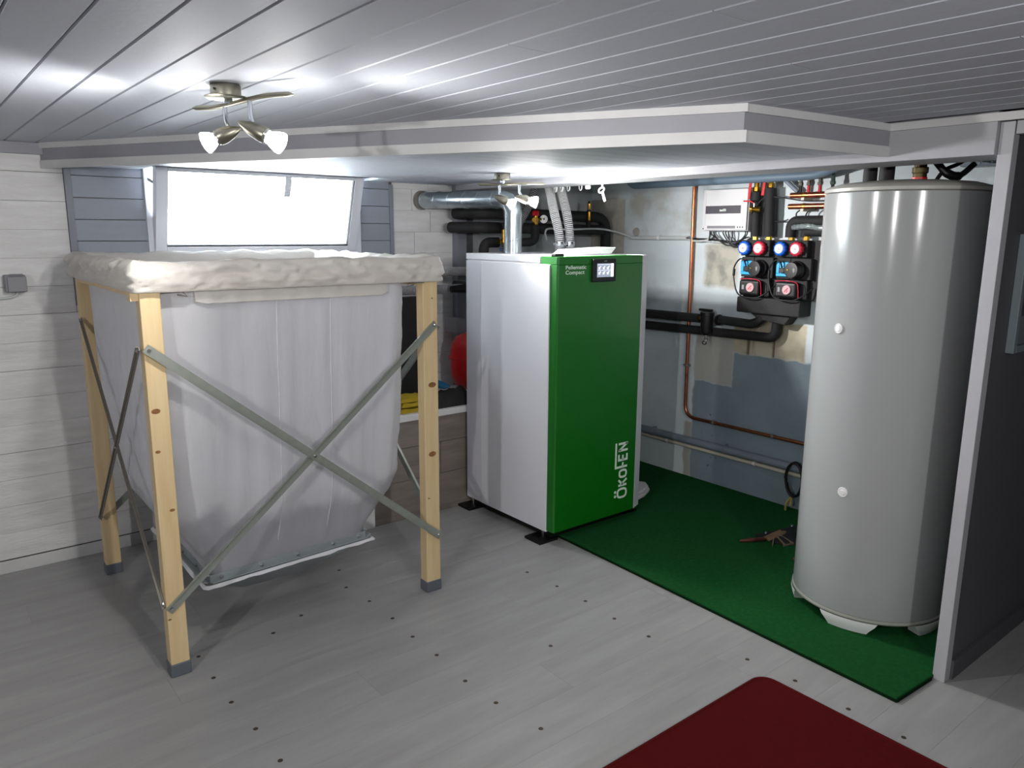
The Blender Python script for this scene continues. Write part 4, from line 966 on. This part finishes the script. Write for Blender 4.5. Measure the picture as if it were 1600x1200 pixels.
# pump groups: two alike units on one manifold block
PX_ = 3.378
def pump_group(dy, label):
    t = thing('pump_group', label, 'pump', (3.43, 2.275 + dy, 1.09), 'pump groups on the manifold')
    B().box((3.415, 2.150 + dy, 1.085), (XW, 2.362 + dy, 1.372)).build('back_shell', M_epp, t, bev=.004)
    B().box((PX_, 2.198 + dy, 1.292), (3.42, 2.362 + dy, 1.370)).build('upper_shell', M_epp, t, bev=.004)
    B().box((PX_ + .006, 2.285 + dy, 1.186), (3.42, 2.358 + dy, 1.286)).build('middle_shell', M_epp, t, bev=.004)
    B().box((PX_ + .006, 2.176 + dy, 1.186), (3.42, 2.2835 + dy, 1.286)).build('middle_shell', M_epp, t, bev=.004)
    B().box((PX_ + .008, 2.190 + dy, 1.092), (3.42, 2.358 + dy, 1.182)).build('lower_shell', M_epp, t, bev=.004)
    for y, m, nm in ((2.330 + dy, M_knobb, 'blue_knob'), (2.244 + dy, M_knobr, 'red_knob')):
        k = B().lathe([(.030, 0), (.034, .006), (.034, .022), (.030, .028), (.024, .030)], (PX_, y, 1.331), (-1, 0, 0), 60, lobes=12, lob=.045).build(nm, m, t, 40)
        B().lathe([(.0225, .0), (.0225, .0035), (.020, .005)], (PX_ - .029, y, 1.331), (-1, 0, 0), 28).build('dial', M_dial, k, 40)
        B().bar((PX_ - .035, y + .003, 1.331), (PX_ - .035, y - .008, 1.329), .003, .001, (0, 0, 1)).build('pointer', M_black, k)
    br = B(); br.box((PX_ - .008, 2.285 + dy, 1.198), (PX_ + .008, 2.352 + dy, 1.212)).box((PX_ - .008, 2.335 + dy, 1.212), (PX_ + .008, 2.352 + dy, 1.268)).box((PX_ - .008, 2.285 + dy, 1.245), (PX_ + .008, 2.325 + dy, 1.268)); br.box((PX_ - .004, 2.285 + dy, 1.205), (PX_ + .006, 2.345 + dy, 1.262))
    br.build('cyan_bracket', M_cyan, t, bev=.003)
    B().box((PX_ - .020, 2.300 + dy, 1.215), (PX_ - .004, 2.328 + dy, 1.240)).build('connector', M_black, t, bev=.003)
    pu = B().lathe([(.044, 0), (.044, .02), (.039, .024), (.038, .056), (.036, .060), (.030, .0605)], (PX_ + .01, 2.243 + dy, 1.231), (-1, .06, .02), 32).build('pump_motor', M_black, t, 35)
    cc = V((PX_ - .051, 2.247 + dy, 1.232))
    B().lathe([(.004, 0), (.003, .002)], cc + V((-.0005, .016, .002)), (-1, 0, 0), 10).build('centre_screw', M_brass, pu)
    b = B(); b.box((cc.x - .002, cc.y - .020, cc.z - .012), (cc.x + .001, cc.y - .016, cc.z + .012)); b.bar(cc + V((-.001, -.012, .006)), cc + V((-.001, -.024, -.004)), .003, .002, (0, 0, 1)); b.bar(cc + V((-.001, -.012, -.004)), cc + V((-.001, -.024, .006)), .003, .002, (0, 0, 1)); b.build('motor_marks', M_letterd, pu)
    ac = B().box((PX_ - .035, 2.222 + dy, 1.098), (PX_ + .01, 2.338 + dy, 1.173)).build('mixer_actuator', M_black, t, bev=.012, seg=3)
    dl = B().lathe([(.0235, 0), (.0235, .005), (.021, .008)], (PX_ - .034, 2.268 + dy, 1.137), (-1, 0, 0), 28).build('dial', M_dialp, ac, 40)
    cc = V((PX_ - .0425, 2.268 + dy, 1.137)); b = B(); b.bar(cc + V((0, .010, -.010)), cc + V((0, -.009, .010)), .004, .001, (0, 1, 0)); b.bar(cc + V((0, -.001, -.012)), cc + V((0, -.008, -.002)), .003, .001, (0, 1, 0)); b.build('dial_marks', M_knobr, dl)
    b = B(); b.box((PX_ - .0358, 2.306 + dy, 1.126), (PX_ - .034, 2.318 + dy, 1.148)); b.build('actuator_label', M_letterd, ac)
    B().tube(curve([(PX_ - .03, 2.335 + dy, 1.176), (PX_ - .03, 2.28 + dy, 1.180), (PX_ - .028, 2.225 + dy, 1.172), (PX_ - .026, 2.214 + dy, 1.14), (PX_ - .02, 2.214 + dy, 1.10)]), .0022, 6).build('red_wire', M_knobr, t, 60)
    B().tube(curve([(PX_ - .016, 2.314 + dy, 1.24), (PX_ - .03, 2.318 + dy, 1.268), (PX_ - .03, 2.345 + dy, 1.275), (PX_ - .024, 2.378 + dy, 1.235), (PX_ - .02, 2.380 + dy, 1.18), (PX_ - .03, 2.350 + dy, 1.11), (PX_ - .04, 2.30 + dy, 1.088), (PX_ - .03, 2.235 + dy, 1.088), (PX_ - .01, 2.19 + dy, 1.115), (3.40, 2.165 + dy, 1.15)]), .0036, 7).build('cable', M_cable, t, 60)
    B().tube([(PX_ - .022, 2.379 + dy, 1.225), (PX_ - .021, 2.381 + dy, 1.19)], .0065, 8).build('cable_plug', M_cable, t, 60)
    for y in (2.318 + dy, 2.240 + dy):
        B().lathe([(.016, 0), (.016, .02), (.013, .022)], (3.432, y, 1.370), (0, 0, 1), 6).build('union_nut', M_brass, t, 30)
    return t
pump_group(0, 'black pump group with blue and red knobs below the controller')
pump_group(-.203, 'black pump group with blue and red knobs beside the white tank')
mf = thing('manifold_block', 'black insulated manifold block carrying both pump groups', 'manifold', (3.43, 2.18, 1.0))
B().box((PX_ - .004, 2.008, 1.006), (XW, 2.366, 1.086)).build('block', M_epp, mf, bev=.007)
B().prism([(3.40, 2.300, 1.006), (3.40, 2.065, 1.006), (3.40, 2.10, .958), (3.40, 2.255, .975)], (XW - 3.40, 0, 0)).build('lower_block', M_epp, mf, bev=.005)
# valves and insulated risers above the left group
def riser(label, y, z1, r):
    t = thing('riser_pipe', label, 'pipe', (3.432, y, 1.39), 'risers above the pump group')
    B().tube([(3.432, y - .002, 1.388), (3.430, y, 1.45), (3.425, y + .004, z1)], r, 16).build('insulation', M_foam, t, 50)
    B().lathe([(.014, 0), (.018, .004), (.018, .024), (.013, .026), (.013, .05)], (3.424, y + .004, z1), (0, 0, 1), 8).build('ball_valve', M_brass, t, 30)
    B().bar((3.405, y + .028, z1 + .045), (3.402, y + .034, z1 - .035), .016, .004, (0, 1, 0)).build('red_lever', M_redp, t, bev=.002)
riser('black riser with red lever next to the controller box', 2.320, 1.607, .0255)
riser('thicker black riser with red lever, nearer the tank', 2.240, 1.622, .0300)
fv = thing('filling_valve', 'brass filling valve with red lever between the black risers', 'valve', (3.385, 2.30, 1.52))
B().lathe([(.012, 0), (.017, .002), (.017, .012), (.012, .014), (.012, .028), (.015, .03), (.015, .05)], (3.365, 2.318, 1.520), (.45, -.9, 0), 12).build('body', M_brass, fv, 30)
B().tube([(3.375, 2.300, 1.53), (3.375, 2.300, 1.55)], .005, 8).build('stem', M_steel, fv, 40)
B().tube(bend([(3.375, 2.300, 1.549), (3.372, 2.318, 1.560), (3.372, 2.36, 1.562)], .01), .0035, 8).build('red_lever', M_redp, fv, 60)
ipipe('black insulated arch over the right pump group, bending behind the tank', [(3.43, 2.120, 1.385), (3.43, 2.120, 1.462), (3.43, 1.60, 1.462)], .026, .06, group='pipes beside the tank')
ipipe('lower black insulated pipe wrapped in film above the right pump group', [(3.435, 2.048, 1.385), (3.435, 2.048, 1.412), (3.435, 1.60, 1.410)], .020, .03, group='pipes beside the tank')
tag(B().tube(curve([(3.41, 2.10, 1.432), (3.405, 2.02, 1.438), (3.41, 1.96, 1.43), (3.41, 1.90, 1.436)]), [.012, .014] * 12 + [.012], 9).build('plastic_film', M_clear, smooth=40), 'crumpled clear film between the two black pipes by the tank', 'film')
# copper manifolds and the small valves above them
def cman(label, zz, y0):
    t = thing('copper_manifold', label, 'manifold', (3.42, y0, zz), 'copper manifolds beside the tank')
    B().tube([(3.42, y0, zz), (3.42, 1.60, zz)], .0135, 16).build('tube', M_copper, t, 40)
    B().lathe([(.0145, -.008), (.0155, 0), (.0145, .008)], (3.42, 2.055, zz), (0, 1, 0), 16).build('clip', M_brass, t, 40)
    B().box((3.40, 2.046, zz - .024), (3.47, 2.062, zz - .012)).build('bracket', M_pvcl, t)
cman('upper copper manifold tube beside the tank top', 1.583, 2.128); cman('lower copper manifold tube beside the tank top', 1.531, 2.134)
for y, sm, lab in ((2.080, M_black, 'small valve with black stem, first from the slanted pipe'), (2.038, M_redp, 'small valve with red stem, second from the slanted pipe'), (1.982, M_redp, 'small valve with red stem, third from the slanted pipe'), (1.918, M_black, 'small green-topped valve nearest the tank')):
    t = thing('radiator_valve', lab, 'valve', (3.42, y, 1.597), 'small valves on the copper manifold')
    B().tube([(3.42, y, 1.594), (3.42, y, 1.628)], .0075, 8).build('stem', sm, t, 40)
    B().lathe([(.010, 0), (.012, .003), (.012, .014), (.009, .016), (.009, .03), (.006, .07)], (3.42, y, 1.626), (0, 0, 1), 8).build('body', mat('dull_valve_green', (.34, .42, .38), .4, .5) if y == 1.918 else M_zincd, t, 30)
for k, (pp, lab) in enumerate((([(3.40, 2.33, 1.50), (3.41, 2.27, 1.575), (3.42, 2.18, 1.575), (3.43, 2.05, 1.556), (3.43, 1.9, 1.556)], 'black cable crossing from the risers to the copper manifolds'), ([(3.43, 2.21, 1.462), (3.43, 2.17, 1.462), (3.43, 2.14, 1.47)], 'short black sensor lead beside the thick riser'), ([(3.42, 2.06, 1.52), (3.415, 2.088, 1.50), (3.415, 2.085, 1.47)], 'black lead hanging from the lower copper manifold'), ([(3.42, 1.99, 1.52), (3.415, 2.03, 1.505), (3.415, 2.045, 1.47)], 'second black lead hanging from the lower copper manifold'))):
    tag(B().tube(curve(pp), .0035, 7).build('black_cable', M_cable, smooth=60), lab, 'cable')
# black pipes under the manifold with the dirt separator
ipipe('upper black insulated pipe from the boiler to the dirt separator', [(3.41, 3.35, .938), (3.41, 2.62, .946)], .0245, group='black pipes on the concrete wall')
ipipe('black insulated pipe bending from the separator up into the manifold', [(3.41, 2.488, .950), (3.41, 2.27, .944), (3.43, 2.205, 1.02)], .0235, .07, group='black pipes on the concrete wall')
ipipe('lower black insulated pipe, rising into the manifold block', [(3.435, 3.35, .864), (3.435, 2.165, .884), (3.435, 2.160, 1.02)], .0245, .05, group='black pipes on the concrete wall')
ds = thing('dirt_separator', 'black dirt separator with a drain cock on the pipes', 'filter', (3.40, 2.56, .79))
B().lathe([(.020, .862), (.030, .872), (.033, .880), (.034, .965), (.038, .967), (.038, .985), (.030, .990)], (3.395, 2.560, 0), (0, 0, 1), 26).build('body', M_black, ds, 40)
B().box((3.385, 2.530, .990), (3.405, 2.612, 1.003)).build('handle', M_black, ds, bev=.003)
B().lathe([(.026, 0), (.030, .004), (.030, .016)], (3.41, 2.505, .948), (0, -1, 0), 20).build('side_collar', M_black, ds, 40)
B().lathe([(.009, 0), (.009, .018)], (3.40, 2.596, .950), (0, 1, 0), 6).build('brass_plug', M_brass, ds, 30)
B().lathe([(.008, 0), (.008, -.02), (.012, -.022), (.012, -.036), (.007, -.038)], (3.395, 2.560, .862), (0, 0, 1), 12).build('drain_cock', M_steel, ds, 30)
B().tube([V((3.393, 2.568, .818)) + V((0, .013 * math.cos(a), .008 * math.sin(a))) for a in [2 * PI * k / 14 for k in range(14)]], .003, 6, closed=True).build('drain_ring', M_black, ds, 60)
# cable coil beside the tank
c = V((3.40, 1.985, .19)); pts = []
for k in range(60):
    a = 2 * PI * k / 20; pts.append(c + V((.004 * k / 10, .045 * math.cos(a) * (1 + .04 * (k // 20)), .088 * math.sin(a))))
tag(B().tube(pts, .006, 7).build('cable_coil', M_cable, smooth=60), 'black cable coil hanging low on the wall behind the tank', 'cable')

# ------------------------------------------------------------------ small leather things on the carpet
pz = CT
po_ = thing('tool_pouch', 'black nylon pouch with two rivets beside the tank foot', 'pouch', (3.10, 1.84, pz))
b = B(); rows = []
for i in range(9):
    rows.append([(2.99 + .30 * i / 8 + (.02 if j in (0, 5) else 0), 1.93 - .035 * j - .07 * i / 8, pz + .001 + (.022 * math.sin(PI * j / 5) + .006 * noise.noise(V((i * .6, j * .7, 2)))) * math.sin(PI * (i + .6) / 9.2)) for j in range(6)])
b.grid(rows); b.add([rows[0][0], rows[0][5], rows[8][5], rows[8][0]], [(0, 1, 2, 3)])
b.build('body', M_pouch, po_, 180)
for p in ((3.035, 1.888, pz + .017), (3.20, 1.855, pz + .022)): B().lathe([(.008, 0), (.006, .004)], p, (-.2, -.1, 1), 10).build('rivet', M_steel, po_)
sp_ = thing('leather_strap', 'frayed tan leather strap lying in front of the black pouch', 'strap', (3.0, 1.82, pz))
b = B(); b.bar((2.985, 1.852, pz + .010), (3.095, 1.838, pz + .022), .034, .006, (0, 1, .3)); b.bar((3.095, 1.838, pz + .020), (3.13, 1.80, pz + .012), .03, .005, (0, 1, .2)); b.build('band', M_leather, sp_, bev=.002)
b = B(); b.bar((3.02, 1.835, pz + .012), (2.955, 1.800, pz + .004), .014, .004); b.bar((3.04, 1.835, pz + .014), (3.00, 1.765, pz + .004), .012, .004); b.bar((3.06, 1.83, pz + .014), (3.045, 1.75, pz + .004), .012, .004); b.bar((2.99, 1.768, pz + .004), (3.05, 1.752, pz + .004), .010, .004); b.build('frayed_end', mat('worn_leather', (.50, .44, .34), .7), sp_)
tag(B().lathe([(.004, 0), (.009, .01), (.0095, .08), (.006, .125), (.002, .13)], (2.985, 1.852, pz + .011), (-.86, .51, -.02), 12).build('hand_tool', M_handle, smooth=50), 'reddish wooden handled tool beside the tan strap', 'tool')
tag(B().lathe([(.003, 0), (.008, .006), (.008, .05), (.003, .055)], (2.885, 1.655, pz + .009), (.8, -.5, 0), 12).build('brown_peg', M_handle, smooth=50), 'small reddish brown peg half hidden by the tank', 'peg')
tag(B().tube(curve([(3.41, 2.02, .02), (3.40, 2.012, .06), (3.42, 2.0, .09), (3.40, 1.99, .05)]), .006, 6).build('frayed_rope', mat('straw', (.66, .58, .36), .9), smooth=60), 'short straw coloured rope end against the wall by the tank', 'rope')

# ------------------------------------------------------------------ wall socket and picture
so_ = thing('wall_socket', 'grey surface socket with flap lid on the white boards', 'socket', (.366, 3.60, 1.19))
B().box((.330, 3.572, 1.156), (.400, YW, 1.224)).build('box', M_sock, so_, bev=.004)
B().box((.337, 3.564, 1.158), (.402, 3.574, 1.218)).build('flap_lid', M_sock, so_, bev=.003)
B().lathe([(.004, -.022), (.004, .022)], (.368, 3.570, 1.224), (1, 0, 0), 8).build('hinge', M_sock, so_)
tag(B().tube(curve([(.372, 3.606, 1.157), (.366, 3.607, 1.143), (.345, 3.607, 1.135), (.30, 3.607, 1.132), (.1, 3.607, 1.130)]), .005, 7).build('white_cable', M_pvcw, smooth=60), 'white cable clipped to the boards below the grey socket', 'cable')
pf = thing('picture_frame', 'grey framed picture on the dark partition behind the post', 'picture', (2.80, .85, 1.05))
for a, c in (((2.606, .838, 1.050), (2.630, .862, 1.405)), ((3.05, .838, 1.050), (3.074, .862, 1.405)), ((2.630, .838, 1.050), (3.05, .862, 1.072)), ((2.630, .838, 1.383), (3.05, .862, 1.405))):
    B().box(a, c).build('frame_side', M_frame, pf, bev=.002)
B().box((2.630, .850, 1.072), (3.05, .860, 1.383)).build('mount', M_matbrd, pf)
B().box((2.66, .8485, 1.16), (3.02, .8495, 1.36)).build('photo', M_photo, pf)

# ------------------------------------------------------------------ ceiling spotlights
def spotlight(label, base, zc, bl, br_, stems, heads, watts, wave=.010):
    t = thing('ceiling_spotlight', label, 'lamp', (base[0], base[1], zc), 'two-bulb ceiling spotlights')
    bx, by = base
    B().lathe([(.033, -.001), (.0345, -.004), (.0345, -.026), (.033, -.027)], (bx, by, zc), (0, 0, 1), 32).build('ceiling_cup', M_nickel, t, 40)
    B().lathe([(.048, -.0275), (.0485, -.029), (.046, -.031)], (bx, by, zc), (0, 0, 1), 32).build('rim_plate', M_nickel, t, 40)
    B().lathe([(.003, 0), (.003, .003)], (bx - .030, by - .016, zc - .014), (-.88, -.47, 0), 8).build('screw', M_black, t)
    L_, R_ = V(bl), V(br_); pts = []; rs = []; n = 24
    for i in range(n + 1):
        q = i / n; p = L_.lerp(R_, q); p.z += wave * math.sin((q - .5) * 2 * PI * .9) * .6; pts.append(p); rs.append(.0058 if 1 < i < n - 1 else .001 if i in (0, n) else .0058)
    B().tube(pts, rs, 12).build('wavy_bar', M_nickel, t, 50)
    bc = min(pts, key=lambda p: (p.x - bx) ** 2 + (p.y - by) ** 2)
    B().box((bc.x - .008, bc.y - .008, bc.z), (bc.x + .008, bc.y + .008, zc - .030)).build('bar_mount', M_chrome, t, bev=.002)
    for (q, z0), (tail, mouth, end) in zip(stems, heads):
        tail, mouth, end = V(tail), V(mouth), V(end); ax = (mouth - tail); ln = ax.length; ax.normalize()
        p = pts[int(q * n)]; mid = tail.lerp(mouth, .55)
        B().tube([p, (p.x, p.y, z0 + .006), mid + V((0, 0, .012))], .0055, 10).build('stem', M_chrome, t, 50)
        h = B().lathe([(.002, 0), (.008, ln * .16), (.0145, ln * .42), (.0185, ln * .72), (.0195, ln * .9), (.0185, ln), (.0155, ln * 1.005), (.0155, ln * 1.1)], tail, ax, 28).build('lamp_head', M_nickel, t, 35)
        for k in range(3): 
            if k == 0: g_b = B()
            g_b.lathe([(.0165, -.0012), (.0172, 0), (.0165, .0012)], tail + ax * (ln * (1.02 + .035 * k)), ax, 20)
        g_b.build('socket_rings', M_steel, h, 40)
        bl_ = (end - mouth).length + .006
        B().lathe([(.011, 0), (.0135, .006), (.020, bl_ * .5), (.0245, bl_ * .85), (.0245, bl_), (.018, bl_ + .003), (.004, bl_ + .004)], mouth + ax * .003, ax, 28).build('bulb', M_glassb, h, 50)
        for kind_, e_ in (('SPOT', watts), ('POINT', watts * LEAK)):
            ld = bpy.data.lights.new('lamp_light', kind_); ld.energy = e_; ld.color = (1, .975, .955); ld.shadow_soft_size = .018
            if kind_ == 'SPOT': ld.spot_size = math.radians(148); ld.spot_blend = 1.0
            lo = bpy.data.objects.new('lamp_light', ld); COL.objects.link(lo); lo.location = mouth + ax * (bl_ + .032)
            lo.rotation_euler = ax.to_track_quat('-Z', 'Y').to_euler()
    return t
spotlight('nickel two-bulb spotlight on the planked ceiling near the window', (.651, 1.887), ZC, (.609, 2.004, 1.692), (.744, 1.719, 1.698), ((.36, 1.650), (.60, 1.655)),
          (((.677, 1.872, 1.637), (.633, 1.901, 1.615), (.615, 1.913, 1.600)), ((.660, 1.846, 1.647), (.706, 1.800, 1.616), (.726, 1.779, 1.599))), LAMP1_W)
spotlight('nickel two-bulb spotlight under the lowered ceiling by the duct', (2.107, 2.708), ZS, (2.018, 2.772, 1.606), (2.248, 2.588, 1.607), ((.35, 1.563), (.64, 1.564)),
          (((2.069, 2.717, 1.555), (2.109, 2.678, 1.531), (2.125, 2.662, 1.520)), ((2.138, 2.661, 1.551), (2.179, 2.624, 1.538), (2.205, 2.603, 1.530))), LAMP2_W, .004)
